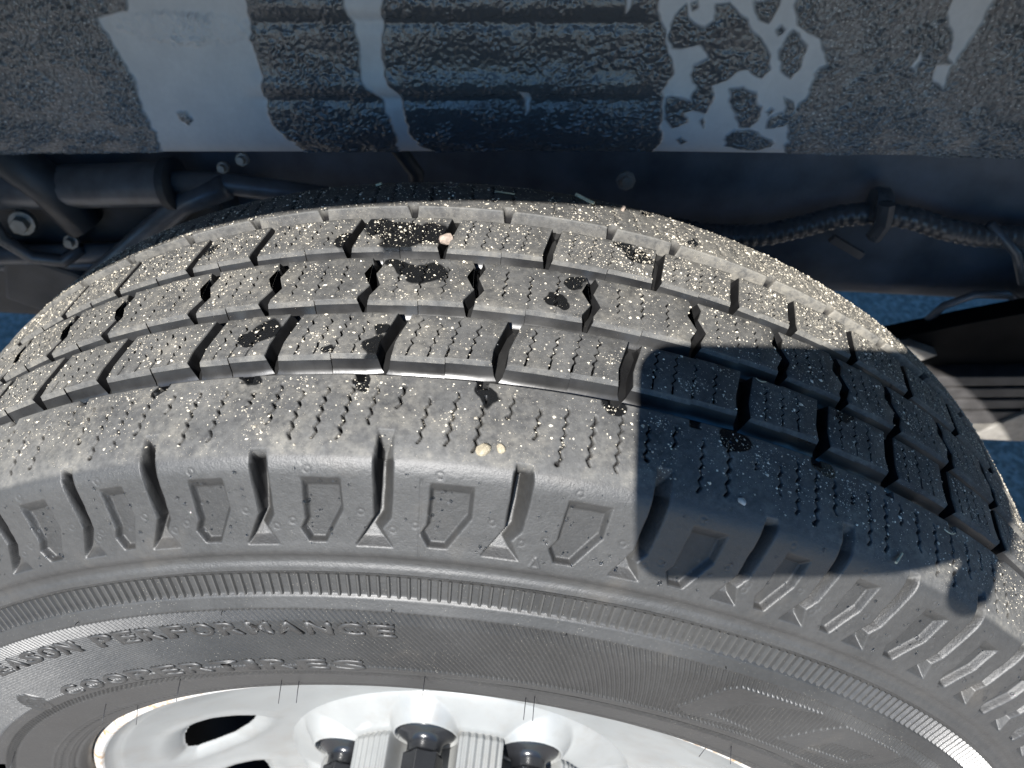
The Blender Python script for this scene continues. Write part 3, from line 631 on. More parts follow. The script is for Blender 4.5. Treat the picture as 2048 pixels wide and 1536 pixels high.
# ---- tread blocks: every block a part, cut by its sipes
def complete(lst, close=6.05):
    a = list(lst); gap = a[0] + 360 - a[-1]; n = int(round(gap / close)); return a + [a[-1] + gap * (i + 1) / n for i in range(n - 1)]
G1 = complete([-43.2, -37.2, -31.1, -25.66, -20.25, -13.71, -8.79, -2.2, 4.3, 11.5, 18.7, 24.2, 29.6, 35.0, 41.0, 47.2, 53.0])
G2 = complete([-44.0, -38.4, -33.0, -27.65, -22.5, -15.6, -10.63, -4.30, 2.15, 9.33, 16.2, 22.2, 27.0, 31.7, 37.4, 43.4, 49.4])
G3 = complete([-42.0, -36.0, -30.2, -24.57, -18.18, -13.21, -6.55, -.24, 6.59, 13.9, 19.5, 24.06, 29.4, 35.2, 41.2, 47.2])
ROWS = [
 dict(y0=-.0440, y1=-.0212, g=G1, w=.86, left=[(0, 0), (.33, .02), (.5, .16), (1, .62)], mode=1),
 dict(y0=-.0138, y1=.0136, g=G2, w=.68, left=[(0, -.05), (.12, -.05), (.36, .46), (.62, -.05), (.86, .30), (1, .08)], mode=2),
 dict(y0=.0210, y1=.0440, g=G3, w=.66, left=[(0, 0), (.2, .02), (1, .50)], mode=3)]
def interp_off(pl, t): return float(np.interp(t, [p[0] for p in pl], [p[1] for p in pl]))
def block(row, a, b, sipes=True):
    """block between groove at angle a (its right side) and groove at angle b (its left side), in degrees"""
    y0, y1 = row['y0'], row['y1']; L = y1 - y0; left = row['left']; n = 15
    ts = sorted(set([p[0] for p in left] + list(np.linspace(0, 1, n))))
    kdeg = math.degrees(1 / .37)
    A = lambda t: a + row['w'] + interp_off(left, t) * (1 if row['mode'] != 2 else .9); B = lambda t: b + interp_off(left, t)
    bounds = []
    m = row['mode']; wid = (b - a - row['w'])
    ns = ((4 if wid > 4.9 else 3) if m != 2 else 3) if sipes else 0
    for k in range(ns):
        f = (k + 1) / (ns + 1); jit = rnd.uniform(-.015, .015); start, end = (.06, rnd.uniform(.78, .93)) if m == 1 else ((rnd.uniform(.16, .3), rnd.uniform(.78, .9)) if m == 2 else (rnd.uniform(.1, .25), 1.0))
        def S(t, f=f + jit, st=start, en=end, ph=rnd.random()):
            base = a + row['w'] + (b - a - row['w']) * f + (t - .5) * (.55 if m != 2 else .15)
            if m == 1 and t < .26: z = 0
            else: z = (.135 if m != 2 else .125) * (2 * abs(2 * (((t * L * 1000) / 4.4 + ph) % 1) - 1) - 1)
            g = .050 + .004 * (wid - 5); g *= rnd.uniform(.7, 1.5)
            if t < st - .02 or t > en + .02: g = .0015
            return base + z, g
        bounds.append(S)
    tz = np.linspace(0, 1, 24)
    slices = []
    lines = [[(A(t), y0 + L * t) for t in ts]]
    for S in bounds:
        q = [(S(t), y0 + L * t) for t in tz]
        slices_l = [(c - g, y) for (c, g), y in q]; slices_r = [(c + g, y) for (c, g), y in q]
        lines += [slices_l, slices_r]
    lines.append([(B(t), y0 + L * t) for t in ts])
    V = []; F = []
    nsl = len(lines) // 2
    for s in range(nsl):
        l, r = lines[2 * s], lines[2 * s + 1]
        top_edge = []; bot_edge = []
        # a small step in the long edges, half way along the block
        stepy = .0007 if (s >= nsl / 2) else 0
        lo = [(x, y) for x, y in l]; ro = [(x, y) for x, y in r]
        lo[0] = (lo[0][0], lo[0][1] + stepy); ro[0] = (ro[0][0], ro[0][1] + stepy); lo[-1] = (lo[-1][0], lo[-1][1] + stepy * .8); ro[-1] = (ro[-1][0], ro[-1][1] + stepy * .8)
        nmid = max(1, int((ro[0][0] - lo[0][0]) / 1.2))
        bottom = [(lo[0][0] + (ro[0][0] - lo[0][0]) * i / (nmid + 1), lo[0][1] + (ro[0][1] - lo[0][1]) * i / (nmid + 1)) for i in range(1, nmid + 1)]
        topm = [(ro[-1][0] + (lo[-1][0] - ro[-1][0]) * i / (nmid + 1), ro[-1][1] + (lo[-1][1] - ro[-1][1]) * i / (nmid + 1)) for i in range(1, nmid + 1)]
        out = lo[::-1] + bottom + ro + topm                     # loop
        O = np.array([(x / kdeg, y) for x, y in out])           # metres in the unrolled plane
        prv = np.roll(O, 1, 0); nxt = np.roll(O, -1, 0); e1 = O - prv; e2 = nxt - O
        e1 /= np.linalg.norm(e1, axis=1)[:, None] + 1e-12; e2 /= np.linalg.norm(e2, axis=1)[:, None] + 1e-12
        nn = np.stack([-(e1[:, 1] + e2[:, 1]), e1[:, 0] + e2[:, 0]], 1); nn /= np.maximum(np.linalg.norm(nn, axis=1)[:, None], .6)
        area = .5 * np.sum(O[:, 0] * nxt[:, 1] - nxt[:, 0] * O[:, 1]); nn *= np.sign(area)
        # outer faces of the block get a soft edge and draft; the sipe faces stay tight
        isout = np.zeros(len(out)); nl = len(lo)
        isout[:] = .18
        isout[nl:nl + nmid] = 1; isout[nl + nmid + len(ro):] = 1
        if s == 0: isout[:nl] = 1
        if s == nsl - 1: isout[nl + nmid:nl + nmid + len(ro)] = 1
        isout[0] = isout[nl - 1] = max(isout[0], .8)
        for q_ in ((0, nl - 1) if s > 0 else ()): nn[q_] = (0, np.sign(nn[q_][1]))
        for q_ in ((nl + nmid, nl + nmid + len(ro) - 1) if s < nsl - 1 else ()): nn[q_] = (0, np.sign(nn[q_][1])); isout[q_] = .8
        ins = O + nn * (.00045 * isout)[:, None]; isend = np.zeros(len(out), bool); isend[nl:nl + nmid] = True; isend[nl + nmid + len(ro):] = True
        for q_ in (0, nl - 1, nl + nmid, nl + nmid + len(ro) - 1): isend[q_] = True
        dr_ = np.where(isend, .0019, np.where(isout > .9, .0007, 0)); drf = O - nn * dr_[:, None]; fil = O - nn * (dr_ + np.where(isend, .0013, 0))[:, None]
        mid = O + nn * (.00012 * isout)[:, None]
        base = len(V); k = len(out)
        dz = rnd.uniform(-.00004, .00004)
        for ring, dr in ((ins, 0), (mid, -.00018), (O, -.0006), (O * .7 + drf * .3, -.0019), (O * .15 + drf * .85, -.0053), (drf * .5 + fil * .5, -DEP + .0006), (fil * 1.0, -DEP + .0001)):
            for (ux, y) in ring:
                t_ = ux * kdeg * math.pi / 180; r_ = RC(y) + dr + dz; V.append((r_ * math.sin(t_), y, r_ * math.cos(t_)))
        F.append(tuple(base + i for i in range(k)))
        for q in range(6):
            for i in range(k):
                j = (i + 1) % k; F.append((base + q * k + i, base + q * k + j, base + (q + 1) * k + j, base + (q + 1) * k + i))
    mbk = MB(); mbk.v = V; mbk.f = F
    o = mbk.build('tread_block', M_TREAD, tyre, smooth=True, auto=38); me = o.data; me.materials.append(M_GROOVE); me.materials.append(M_WALL)
    for p in me.polygons:
        r = min(math.hypot(me.vertices[v].co.x, me.vertices[v].co.z) - RC(me.vertices[v].co.y) for v in p.vertices)
        c_ = p.center; q_ = Vector((c_.z, 0, -c_.x)).normalized()
        if r < -.0012 and abs(p.normal.dot(q_)) > .6: p.material_index = 2
        elif r < -.0024: p.material_index = 1
    return o
for row in ROWS:
    g = row['g']
    for i in range(len(g)):
        a = g[i]; b = g[i + 1] if i + 1 < len(g) else g[0] + 360
        block(row, a, b, sipes=-46 < a < 54)

# ---- serrated band: fine cross bars on the sidewall
def bar_mesh():
    mb = MB(); r0, y0, r1, y1 = .3194, -.1036, .3111, -.1071; w = .00028; h = .0008; nx = np.array([-(y1 - y0), (r1 - r0)]); nx = nx / np.linalg.norm(nx)
    if nx[1] > 0: nx = -nx
    V = []
    for r, y in ((r0, y0), (r1, y1)):
        for dx, dh in ((-.00105, -.0003), (-w, h), (w, h), (.0007, -.0003)): V.append((dx, y + nx[1] * dh, r + nx[0] * dh))
    mb.add(V, [(0, 1, 5, 4), (1, 2, 6, 5), (2, 3, 7, 6), (0, 3, 2, 1), (4, 5, 6, 7)])
    o = mb.build('serration_bar', M_BAR, tyre); return o
bar0 = bar_mesh(); first = True
for i in range(545):
    t = i * 360 / 545; t = t if t < 180 else t - 360
    if -62 < t < 75:
        o = bar0 if first else bar0.copy()
        if not first: COL.objects.link(o); o.parent = tyre
        first = False; o.rotation_euler = (0, math.radians(t), 0)

# ---- raised lettering
def side_point(theta_deg, r, h=0.0):
    P = np.array(PROF[10:] + PSIDE + PBEAD); rs = P[:, 0][::-1]; ys = P[:, 1][::-1]; y = float(np.interp(r, rs, ys)); d = .002
    dy = (float(np.interp(r + d, rs, ys)) - float(np.interp(r - d, rs, ys))) / (2 * d); nr, ny = dy, -1.0; l = math.hypot(nr, ny)
    r2 = r + nr / l * h; y2 = y + ny / l * h; t = math.radians(theta_deg); return (r2 * math.sin(t), y2, r2 * math.cos(t))
def glyph(ch, t0, t1, r0, r1, h=.00042, bold=.03):
    cu = bpy.data.curves.new('letter', 'FONT'); cu.body = ch; cu.resolution_u = 3; cu.offset = bold; cu.fill_mode = 'FRONT'
    tmp = bpy.data.objects.new('letter', cu); COL.objects.link(tmp)
    bpy.context.view_layer.update(); me = bpy.data.meshes.new_from_object(tmp); bpy.data.objects.remove(tmp); bpy.data.curves.remove(cu)
    bm = bmesh.new(); bm.from_mesh(me); bpy.data.meshes.remove(me)
    bmesh.ops.remove_doubles(bm, verts=bm.verts, dist=1e-4)
    xs = [v.co.x for v in bm.verts]; ys = [v.co.y for v in bm.verts]; x0, x1, y0, y1 = min(xs), max(xs), min(ys), max(ys)
    if ch == 'I': pad = (x1 - x0) * .0
    bmesh.ops.subdivide_edges(bm, edges=[e for e in bm.edges if e.calc_length() > .3 * (x1 - x0)], cuts=1)
    ext = bmesh.ops.extrude_face_region(bm, geom=list(bm.faces)); nv = {v for v in ext['geom'] if isinstance(v, bmesh.types.BMVert)}
    bmesh.ops.recalc_face_normals(bm, faces=bm.faces)
    for v in bm.verts:
        fx = (v.co.x - x0) / (x1 - x0); fy = (v.co.y - y0) / (y1 - y0); v.co = side_point(t0 + (t1 - t0) * fx, r0 + (r1 - r0) * fy, h if v in nv else -.0006)
    bmesh.ops.recalc_face_normals(bm, faces=bm.faces)
    m2 = bpy.data.meshes.new('letter'); bm.to_mesh(m2); bm.free(); m2.materials.append(M_SIDE)
    return link_mesh('letter', m2, tyre)
LETTERS = [(c, -25.2 + 2.295 * i, -25.2 + 2.295 * i + 1.9) for i, c in enumerate('PERFORMANCE')]
LETTERS += [(c, -41.3 + 2.42 * i, -41.3 + 2.42 * i + 2.0) for i, c in enumerate('SEASON')] + [(c, -50.6 + 2.5 * i, -50.6 + 2.5 * i + 2.0) for i, c in enumerate('ALL')]
for c, a, b in LETTERS: glyph(c, a, b, .2922, .3004)
xs = [(-36.5, 2.7), (-33.2, 2.75), (-30.0, 2.75), (-26.7, 2.75), (-23.5, 2.6), (-20.4, 2.75), (-17.3, 2.6), (-14.1, 1.0), (-12.5, 2.75), (-9.3, 2.6), (-6.2, 2.75)]
for c, (a, w) in zip('COOPERTIRES', xs): glyph(c, a, a + w, .2655, .2735, h=.0005)

# ---- vent hairs standing out of the rubber
def hair(t, r, ln, drop=0, kink=0):
    p = Vector(side_point(t, r)); q = Vector(side_point(t, r, ln)); d = (q - p) * .72; side = Vector((math.cos(math.radians(t)), 0, -math.sin(math.radians(t))))
    MB().tube([p - d * .1, p + d * .5 + side * kink * .3, p + d + side * kink], .00018, 5).build('vent_hair', M_HAIR, tyre, smooth=True)
for t, r, ln, k in ((-36.4, .2343, .012, 0), (-37.2, .2476, .012, .0004), (-61, .2587, .012, 0), (-23.0, .2579, .012, .0006), (-13.4, .2462, .013, .0003), (-11.9, .2432, .012, .0004), (1.34, .2609, .013, .0002), (10.8, .2461, .012, 0),
                    (11.4, .2516, .013, .0002), (35.3, .2260, .009, 0), (32.6, .2513, .010, 0), (-25.05, .3075, .0035, .001), (-12.6, .3056, .0035, .001), (-.5, .3075, .0035, .0008), (11.3, .3065, .003, -.001), (22.9, .3075, .003, -.001)):
    hair(t, r, ln, 0, k)

# ------------------------------------------------------------------ rim
def lathe_y(name, prof, mat, parent, n=360, flip=False):
    th = np.linspace(0, 2 * math.pi, n, endpoint=False); P = np.array(prof)
    X = np.stack([P[:, 0][:, None] * np.sin(th)[None], np.broadcast_to(P[:, 1][:, None], (len(P), n)), P[:, 0][:, None] * np.cos(th)[None]], -1)
    return grid(name, X, mat, parent, wrap=True, flip=flip)
fl, _, _ = resample([(.2236, -.084), (.2240, -.092), (.2228, -.0965), (.2201, -.0988), (.2178, -.0988), (.2164, -.0975)], .0006)
lathe_y('rim_flange', fl, M_FLANGE, rim, 720)
inn, _, _ = resample([(.2164, -.0975), (.2150, -.0960), (.2125, -.0940), (.2095, -.0926)], .0008)
lathe_y('flange_slope', inn, M_PAINT, rim)
HOLES = [-70.0, 78.5, 112.5, -104.5]
def disc():
    prof, _, _ = resample([(.2095, -.0926), (.2075, -.0918), (.2000, -.0876), (.185, -.0795), (.17, -.0728), (.15, -.0662), (.13, -.0605), (.112, -.0560)], .0008)
    n = 1080; th = np.linspace(-math.pi, math.pi, n, endpoint=False); r = prof[:, 0]; nr = len(r); U = np.degrees(th)
    TH = np.broadcast_to(U[None], (nr, n)); RR = np.broadcast_to(r[:, None], (nr, n)) * 1000; Y = np.broadcast_to(prof[:, 1][:, None], (nr, n)).copy()
    sd = np.full((nr, n), 1e9)
    HP = [(-76.1, 179.2), (-71.0, 178.8), (-67.2, 177.6), (-65.3, 175.1), (-63.1, 170.9), (-61.2, 164.5), (-60.2, 154.1), (-60.4, 144.5), (-61.2, 139.5), (-65.7, 139.6), (-69.8, 141.7), (-75.1, 149.0), (-78.4, 160.7), (-80.4, 172.5), (-79.3, 178.1)]
    for hc in HOLES:
        d = (TH - hc + 180) % 360 - 180; m = np.abs(d) < 22
        poly = [((a + 70.0) * rad(1) * 160, rr_) for a, rr_ in HP]
        q = poly_sd(np.where(m, d, 40) * rad(1) * 160, RR, poly); sd = np.where(m, np.minimum(sd, q), sd)
    Y += .0040 * np.exp(-np.maximum(sd, 0) / 3.2) * (sd < 25)     # rolled edge turning inward
    Y -= .0010 * np.exp(-((sd - 9) / 5.0) ** 2)
    P = np.stack([RR / 1000 * np.sin(th)[None], Y, RR / 1000 * np.cos(th)[None]], -1)
    F = grid_faces(nr, n, False, True); keep = (sd.reshape(-1)[F] > -.3).any(1); F = F[keep]
    return mesh_np('wheel_disc', P.reshape(-1, 3), F, M_PAINT, rim)
disc()
lathe_y('barrel', [(.2236, -.084), (.205, -.075), (.198, -.05), (.196, .0), (.205, .08), (.222, .095)], M_DARK, rim, 180)
lathe_y('brake_drum', [(.0, -.018), (.10, -.018), (.165, -.018), (.172, -.010), (.172, .07)], simple('rusty_drum', (.05, .035, .03), .8), rim, 120)
LUG0, RL, SEAT = -10.0, .0826, -.0698
def hub():
    prof, _, _ = resample([(.1165, -.0490), (.1162, -.0520), (.1148, -.0552), (.112, -.0580), (.108, -.0604), (.102, -.0634), (.096, -.0660), (.0905, -.0680), (.080, -.069), (.055, -.069)], .0006)
    n = 1440; th = np.linspace(-math.pi, math.pi, n, endpoint=False); r = prof[:, 0]; nr = len(r)
    X = r[:, None] * np.sin(th)[None]; Z = r[:, None] * np.cos(th)[None]; Y = np.broadcast_to(prof[:, 1][:, None], X.shape).copy()
    # teardrop hoods around every nut, blending outward into the dome
    for k in range(8):
        a = math.radians(LUG0 + 45 * k); cx, cz = RL * math.sin(a), RL * math.cos(a)
        dx, dz = X - cx, Z - cz; rd = dx * math.sin(a) + dz * math.cos(a); tg = dx * math.cos(a) - dz * math.sin(a)
        st = np.where(rd > 0, rd * .93, rd); d = np.hypot(st, tg)
        top = SEAT - .0010
        f = top + (np.maximum(d - .0195, 0)) * 1.5 + .1 * np.maximum(0, np.hypot(X, Z) - .1125)
        kk = .0012; h = np.clip(.5 + .5 * (Y - f) / kk, 0, 1); Y = Y * (1 - h) + f * h - kk * h * (1 - h)
        Y = np.where(d < .0186, SEAT + .012, Y)
    P = np.stack([X, Y, Z], -1)
    return grid('centre_cap', P, M_PAINT, rim, wrap=True)
hub()
def drum():
    n = 2880; th = np.linspace(-math.pi, math.pi, n, endpoint=False); U = np.degrees(th)
    d = (U - LUG0 + 22.5) % 45 - 22.5; dr = np.radians(d); rho = .0195
    r = np.full(n, .0905); web = (np.abs(d) > 12)
    ph = ((U - LUG0) % 45 - 22.5) / 2.75; r += np.where(np.abs(ph) < 2.6, .0013 * (np.cos(2 * math.pi * ph) - 1) * .5 + .0004, -.0004)
    s = RL * np.sin(np.abs(dr)); ok = s < rho; ri = RL * np.cos(dr) - np.sqrt(np.maximum(rho ** 2 - s ** 2, 0)); r = np.where(ok, np.minimum(r, ri), r)
    for _ in range(3): r = (np.roll(r, 1) + 2 * r + np.roll(r, -1)) / 4
    ys = [-.061, -.0672, -.0694, -.0706, -.0712, -.0722, -.10, -.132, -.135]; ins = [0, 0, 0, .0004, .0012, .0, .0, .0005, .003]
    ins = [.0035, .0022, .0012, .0006, .0002, 0, .001, .0025, .005]
    P = np.stack([np.stack([(r - i) * np.sin(th), np.full(n, y), (r - i) * np.cos(th)], -1) for y, i in zip(ys, ins)], 0)
    o = grid('fluted_hub', P, M_PAINT, rim, wrap=True)
    lathe_y('hub_face', [(.0885, -.1345), (.07, -.1362), (.02, -.137), (.0005, -.137)], M_PAINT, rim, 180); return o
drum()
def nut_at(a):
    c = Vector((RL * math.sin(a), 0, RL * math.cos(a))); mb = MB(); ax = (0, -1, 0)
    pr = [(.0182, .0590), (.0182, .0676), (.0178, .0692), (.0165, .0706), (.0132, .0724), (.0113, .0741), (.0104, .0760), (.0103, .0800), (.0106, .0815), (.0112, .0822)]
    mb.lathe_axis(pr, c, ax, 40, cap=False); o = mb.build('lug_nut', M_NUT, rim, smooth=True, auto=50)
    hx = MB(); hx.lathe_axis([(.0121, .0815), (.0121, .0975), (.0112, .0990)], c, ax, 6); h = hx.build('hex_cap', M_NUT, o, bevel=.0005)
    MB().lathe_axis([(.0098, .0985), (.0096, .1010), (.0080, .1030), (.0050, .1042), (.0005, .1046)], c, ax, 24).build('stud_end', M_NUTEND, o, smooth=True, auto=50)
for k in range(8): nut_at(math.radians(LUG0 + 45 * k))

# ------------------------------------------------------------------ grit, droplets, pebbles, straw lying on the tyre
def in_block(t, y):
    for row in ROWS:
        if row['y0'] + .0006 < y < row['y1'] - .0006:
            tt = (y - row['y0']) / (row['y1'] - row['y0']); off = interp_off(row['left'], tt)
            for a in row['g']:
                for q in (a, a - 360):
                    if q + off - .03 < t < q + off + row['w'] + .03: return False
            return True
    return abs(y) > .0545
SH_R = [p[0] for p in PROF]; SH_Y = [-p[1] for p in PROF]
def tread_r(y): return RC(y) if abs(y) < .0535 else float(np.interp(abs(y), SH_Y[:13], SH_R[:13]))
clump = [(rnd.uniform(-36, 56), rnd.uniform(-.08, .085), rnd.uniform(.3, 1.0)) for _ in range(140)]
OCT = np.array([(1, 0, 0), (0, 1, 0), (-1, 0, 0), (0, -1, 0), (0, 0, .75), (0, 0, -.4)], float); OF = np.array([(0, 1, 4), (1, 2, 4), (2, 3, 4), (3, 0, 4), (1, 0, 5), (2, 1, 5), (3, 2, 5), (0, 3, 5)])
def sand_material(name, c0, c1, rough=.85):
    n = NT(name); a = n.new('ShaderNodeAttribute', attribute_name='tone'); return n.out(n.mix(a.outputs['Fac'], c0, c1), rough)
M_SAND = sand_material('pale_sand', (.28, .25, .20), (.74, .67, .54))
def grit(name, items, mat, label):
    Vs, Fs, T = [], [], []; nv = 0
    for t, y, size in items:
        r = tread_r(y); a = math.radians(t); nrm = np.array((math.sin(a), 0, math.cos(a))); tg = np.array((math.cos(a), 0, -math.sin(a))); yy = np.array((0, 1, 0))
        k = rng.uniform(.6, 1.4, (6, 1)); rot = rng.uniform(0, 6.28); c, s = math.cos(rot), math.sin(rot); el = rng.uniform(.6, 1.5)
        o = OCT * k * size; x_ = o[:, 0] * c * el - o[:, 1] * s; y_ = o[:, 0] * s * el + o[:, 1] * c
        P = nrm * (r + size * .22) + yy * y; Vs.append(P + x_[:, None] * tg + y_[:, None] * yy + o[:, 2:3] * nrm); Fs.append(OF + nv); nv += 6
        T.append(np.full(6, rng.random() ** 1.3))
    o = mesh_np(name, np.concatenate(Vs), np.concatenate(Fs), mat, None, False, {'tone': np.concatenate(T)}); return o
items = []
while len(items) < 30000:
    t = rnd.uniform(-38, 57); y = rnd.uniform(-.082, .088)
    w = .55
    if y > .02: w += .6
    if t > 8 and y > .02: w += .9
    if t > 18: w += .5
    if t < -12 and y > -.05: w += .35
    if y < -.074: w *= .35
    if y < -.056: w *= 1.15
    if rnd.random() > w / 1.9: continue
    if not in_block(t, y): continue
    items.append((t, y, min(.0008, .000135 * math.exp(rnd.gauss(0.15, .6)))))
for (t, y, s) in clump:
    for _ in range(int(60 * s)):
        tt, yy_ = t + rnd.gauss(0, .42), y + rnd.gauss(0, .0024)
        if -.08 < yy_ < .088 and in_block(tt, yy_): items.append((tt, yy_, min(.0007, .00015 * math.exp(rnd.gauss(.1, .5)))))
tag(grit('sand_grit', items, M_SAND, ''), 'pale sand grains sprinkled over the tread of the tyre', 'sand', kind='stuff')
M_WATER = NT('water'); M_WATER.set(Roughness=.02, IOR=1.33, Transmission_Weight=1.0); M_WATER = M_WATER.out((.97, .98, 1.0))
def droplets():
    Vs, Fs = [], []; nv = 0; seg, rings = 10, 4
    for _ in range(420):
        t = rnd.uniform(-31, 50); r = rnd.uniform(.3325, .3595)
        if t > 16 and rnd.random() < .4: r = rnd.uniform(.335, .361)
        near = min(abs(t - .5 - s) for s in SL)
        if near < 1.0: continue
        s = .00028 * math.exp(rnd.gauss(.4, .4)); s = min(s, .0008)
        p = Vector(side_point_prof(t, r)); n_ = (Vector(side_point_prof(t, r, .001)) - p).normalized(); u = n_.orthogonal().normalized(); w = n_.cross(u)
        V = [p + n_ * s * .75]
        for i in range(1, rings + 1):
            a = math.pi / 2 * i / rings
            for k in range(seg): b = 2 * math.pi * k / seg; V.append(p + n_ * (s * .75 * math.cos(a) - (s * .05 if i == rings else 0)) + (u * math.cos(b) + w * math.sin(b)) * s * math.sin(a))
        F = [(0, 1 + k, 1 + (k + 1) % seg, 1 + (k + 1) % seg) for k in range(seg)]
        for i in range(rings - 1):
            for k in range(seg): a0 = 1 + i * seg + k; b0 = 1 + i * seg + (k + 1) % seg; F.append((a0, a0 + seg, b0 + seg, b0))
        Vs += [tuple(v) for v in V]; Fs += [tuple(nv + i for i in f) for f in F]; nv += len(V)
    mb = MB(); mb.v = Vs; mb.f = [tuple(dict.fromkeys(f)) for f in Fs]
    o = mb.build('water_droplets', M_WATER, None, smooth=True); return o
def side_point_prof(t, r, h=0.0):
    P = np.array(PROF); rs = P[:, 0][::-1]; ys = P[:, 1][::-1]; y = float(np.interp(r, rs, ys)); d = .001
    dy = (float(np.interp(r + d, rs, ys)) - float(np.interp(r - d, rs, ys))) / (2 * d); l = math.hypot(dy, 1); a = math.radians(t)
    rr = r + dy / l * h; yy = y - h / l; return (rr * math.sin(a), yy, rr * math.cos(a))
tag(droplets(), 'small water droplets beaded on the upper sidewall of the tyre', 'water', kind='stuff')
def stone(name, t, y, size, mat, label, sq=(1, 1, 1), lift=.45, seed=1, cat='pebble'):
    bm = bmesh.new(); bmesh.ops.create_icosphere(bm, subdivisions=2, radius=1); r = random.Random(seed)
    pl = [(Vector((r.gauss(0, 1), r.gauss(0, 1), r.gauss(0, 1))).normalized(), r.uniform(.62, .86)) for _ in range(9)]
    for v in bm.verts:
        for nrm, d in pl:
            q = v.co.dot(nrm)
            if q > d: v.co -= nrm * (q - d)
        v.co = Vector((v.co.x * sq[0], v.co.y * sq[1], v.co.z * sq[2])) * size
    me = bpy.data.meshes.new(name); bm.to_mesh(me); bm.free(); me.materials.append(mat); o = link_mesh(name, me)
    a = math.radians(t); R = tread_r(y) + size * sq[2] * lift; o.location = (R * math.sin(a), y, R * math.cos(a)); o.rotation_euler = (.1, a, .5)
    return tag(o, label, cat)
M_PINK = simple('pink_stone', (.34, .27, .22), .8, 0, 500, .25, .5); M_TAN = simple('tan_crumb', (.36, .31, .22), .9, 0, 700, .25, .6)
M_WHITE = simple('white_stone', (.45, .43, .39), .8, 0, 500, .2, .4)
stone('pebble', .2, .0286, .0034, M_PINK, 'pinkish angular pebble wedged between two blocks of the back tread row', (1, .8, .9), -.1, 3)
stone('pebble', 4.5, -.0805, .0028, M_TAN, 'tan sand crumb at the shoulder edge, largest of the crumbs on the front rib', (1, .9, .8), .3, 4)
stone('pebble', 5.4, -.0790, .0019, M_TAN, 'smaller pale tan crumb just right of the largest sand crumb', (1, 1, .8), .3, 5)
stone('pebble', 4.35, -.0322, .0014, M_WHITE, 'tiny white stone resting in a cross groove of the front block row', (1.1, .8, .9), -1.5, 6)
stone('pebble', 18.6, -.0806, .0017, M_WHITE, 'small white stone at the end of a sipe inside the shadow on the shoulder', (.8, 1.1, .8), .3, 8)
stone('pebble', 12.2, .0745, .0016, M_PINK, 'reddish grain standing at the shadow edge on the far shoulder', (.7, .9, 1.2), .5, 9)
def straw(t, y, ln, wd, ang, label, mat, bend=.0):
    a = math.radians(t); R = tread_r(y) + wd * .6; o_ = Vector((R * math.sin(a), y, R * math.cos(a))); tg = Vector((math.cos(a), 0, -math.sin(a))); nr = Vector((math.sin(a), 0, math.cos(a)))
    d = tg * math.cos(ang) + Vector((0, 1, 0)) * math.sin(ang); s = nr.cross(d)
    pts = [o_ + d * ln * (u - .5) + s * bend * (u - .5) ** 2 * 4 + nr * (.0006 + .0008 * u) for u in (0, .25, .5, .75, 1)]
    return tag(MB().tube(pts, wd, 6).build('straw', mat, None, smooth=True, auto=50), label, 'straw')
M_STRAW = simple('pale_straw', (.50, .47, .33), .6, 0, 300, .2, .2); M_STRAW2 = simple('brown_straw', (.30, .26, .17), .7, 0, 300, .2, .2)
straw(9.3, .0759, .0105, .00085, -.62, 'thick pale straw piece lying on the shadowed far shoulder', M_STRAW)
straw(3.5, .0700, .0095, .0004, -.22, 'thin brown straw piece left of the thick one on the far shoulder', M_STRAW2)
straw(-5.95, .0765, .0028, .0006, 0, 'tiny pale chip on the far shoulder behind the middle blocks', M_STRAW)
straw(29.0, -.0815, .0062, .0005, .9, 'short pale straw at the lower edge of the dark shadow on the shoulder', M_STRAW)
straw(34.0, -.0600, .0060, .00022, .1, 'fine curved straw fibre on the shadowed front rib', M_STRAW, .0012)
straw(20.5, -.0240, .0040, .00018, -.3, 'hair thin pale fibre on the shadowed front block row', M_STRAW, .001)

# ------------------------------------------------------------------ the phone that takes the picture and throws the shadow
def phone():
    root = empty('phone'); root.matrix_world = M; tag(root, 'dark smartphone held above the tyre, its rounded shadow falling on the tread', 'phone')
    x0, x1, y0, y1 = -.0135, .1475, -.0720, .0110; rc = .0115; out = []
    for cx, cy, a0 in ((x1 - rc, y1 - rc, 0), (x0 + rc, y1 - rc, 90), (x0 + rc, y0 + rc, 180), (x1 - rc, y0 + rc, 270)):
        for k in range(9): a = math.radians(a0 + 90 * k / 8); out.append((cx + rc * math.cos(a), cy + rc * math.sin(a)))
    def slab(z0, z1, inset=0):
        n = len(out); V = []
        cx, cy = (x0 + x1) / 2, (y0 + y1) / 2
        for z, i in ((z0, .0008), (z0 + .0008, 0), (z1 - .0008, 0), (z1, .0008)):
            V += [(cx + (x - cx) * (1 - (i + inset) / .08), cy + (y - cy) * (1 - (i + inset) / .0415), z) for x, y in out]
        F = [tuple(range(n))[::-1], tuple(3 * n + k for k in range(n))] + [(q * n + k, q * n + (k + 1) % n, (q + 1) * n + (k + 1) % n, (q + 1) * n + k) for q in range(3) for k in range(n)]
        return MB().add(V, F)
    slab(.0035, .0115).build('body', simple('phone_case', (.02, .02, .022), .5), root, smooth=True, auto=40)
    slab(.0116, .0121, .003).build('screen', simple('phone_screen', (.01, .01, .012), .08), root)
    for lx, ly in ((0, 0), (0, -.020), (.017, -.010)):
        MB().lathe_axis([(.0075, .0034), (.0075, .0020), (.0060, .0020), (.0060, .0028)], (lx, ly, 0), (0, 0, 1), 24, cap=False).build('lens', M_NUT, root, smooth=True, auto=40)
phone()

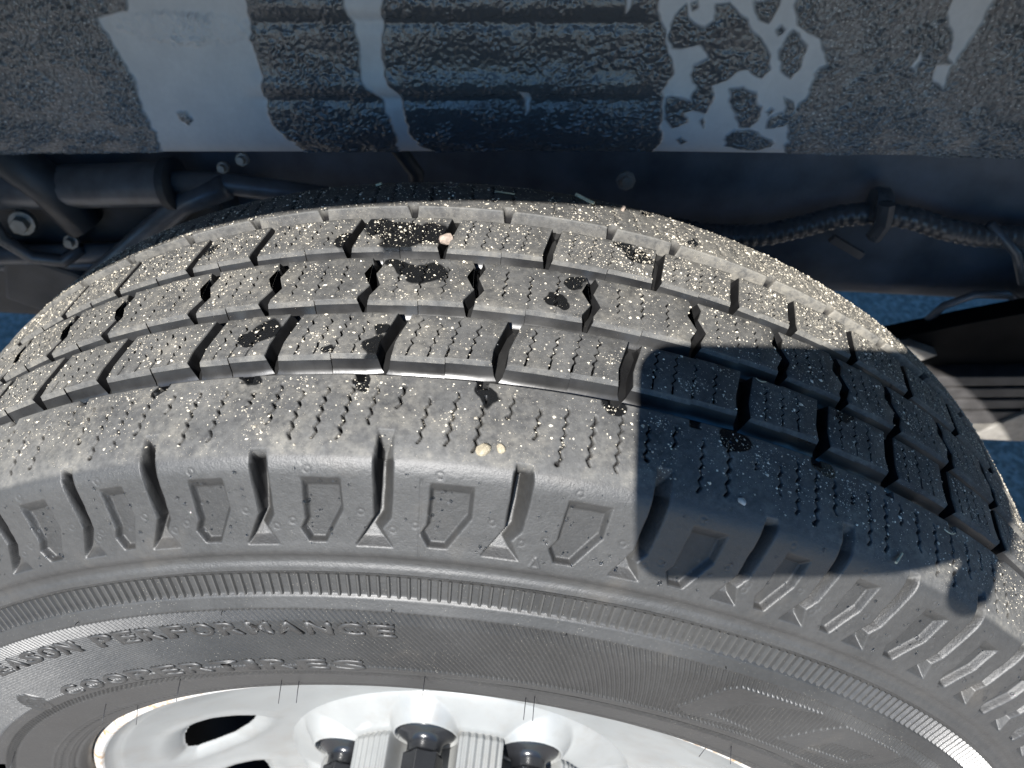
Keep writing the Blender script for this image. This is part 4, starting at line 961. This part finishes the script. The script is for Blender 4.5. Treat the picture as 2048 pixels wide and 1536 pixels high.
# ------------------------------------------------------------------ the hand that holds the phone at its right end
def hand():
    J = {}; E = []; Rr = {}
    def add(k, p, r, parent=None):
        J[k] = Vector(p); Rr[k] = r
        if parent: E.append((parent, k))
    add('wrist', (.122, -.036, .085), .024)
    add('arm', (.100, -.040, .19), .028, 'wrist'); add('elbow', (.062, -.045, .37), .034, 'arm')
    add('palm', (.130, -.032, .055), .022, 'wrist'); add('mid', (.133, -.022, .038), .019, 'palm')
    xs = (.121, .137, .152, .166); ln = (1.0, 1.08, 1.02, .86)
    for i, (x, l) in enumerate(zip(xs, ln)):
        r = (.0088, .0090, .0086, .0076)[i]
        add(f'k{i}', (x, -.008, .040), r * 1.25, 'mid')
        add(f'a{i}', (x, .015 + .004 * l, .036), r, f'k{i}'); add(f'b{i}', (x - .001, .0225, .020), r * .95, f'a{i}'); add(f'c{i}', (x - .002, .0215, .008 + .002 * i), r * .85, f'b{i}'); add(f'd{i}', (x - .003, .0200, .003 + .002 * i), r * .7, f'c{i}')
    add('t0', (.122, -.058, .046), .0135, 'palm'); add('t1', (.113, -.078, .036), .0105, 't0'); add('t2', (.1065, -.0835, .020), .0100, 't1'); add('t3', (.1045, -.0830, .008), .0088, 't2')
    keys = list(J); idx = {k: i for i, k in enumerate(keys)}
    me = bpy.data.meshes.new('person'); me.from_pydata([tuple(J[k]) for k in keys], [(idx[a], idx[b]) for a, b in E], [])
    o = link_mesh('person', me); sk = o.modifiers.new('skin', 'SKIN'); ss = o.modifiers.new('sub', 'SUBSURF'); ss.levels = 2; ss.render_levels = 2
    for i, k in enumerate(keys): d = me.skin_vertices[0].data[i]; d.radius = (Rr[k], Rr[k]); d.use_root = k == 'wrist'
    n = NT('skin'); f = n.noise(120, 4); n.b.inputs['Subsurface Weight'].default_value = .1; n.b.inputs['Subsurface Radius'].default_value = (.01, .004, .002)
    me.materials.append(n.out(n.mix(f, (.42, .25, .18), (.55, .35, .26)), .5))
    o.matrix_world = M
    tag(o, "right hand and forearm of the photographer gripping the phone's end, thumb below it", 'person')
    sl = MB(); pts = [Vector(CAM_ROT[0]) * 0]; 
    sl.tube([(.112, -.038, .135), (.100, -.040, .19), (.081, -.0425, .28), (.060, -.045, .38)], .034, 20, rfun=lambda i: (.034, .036, .038, .040)[i]).build('sleeve', simple('grey_sleeve', (.08, .085, .095), .9, 0, 200, .3, .4), o, smooth=True, auto=60)
hand()
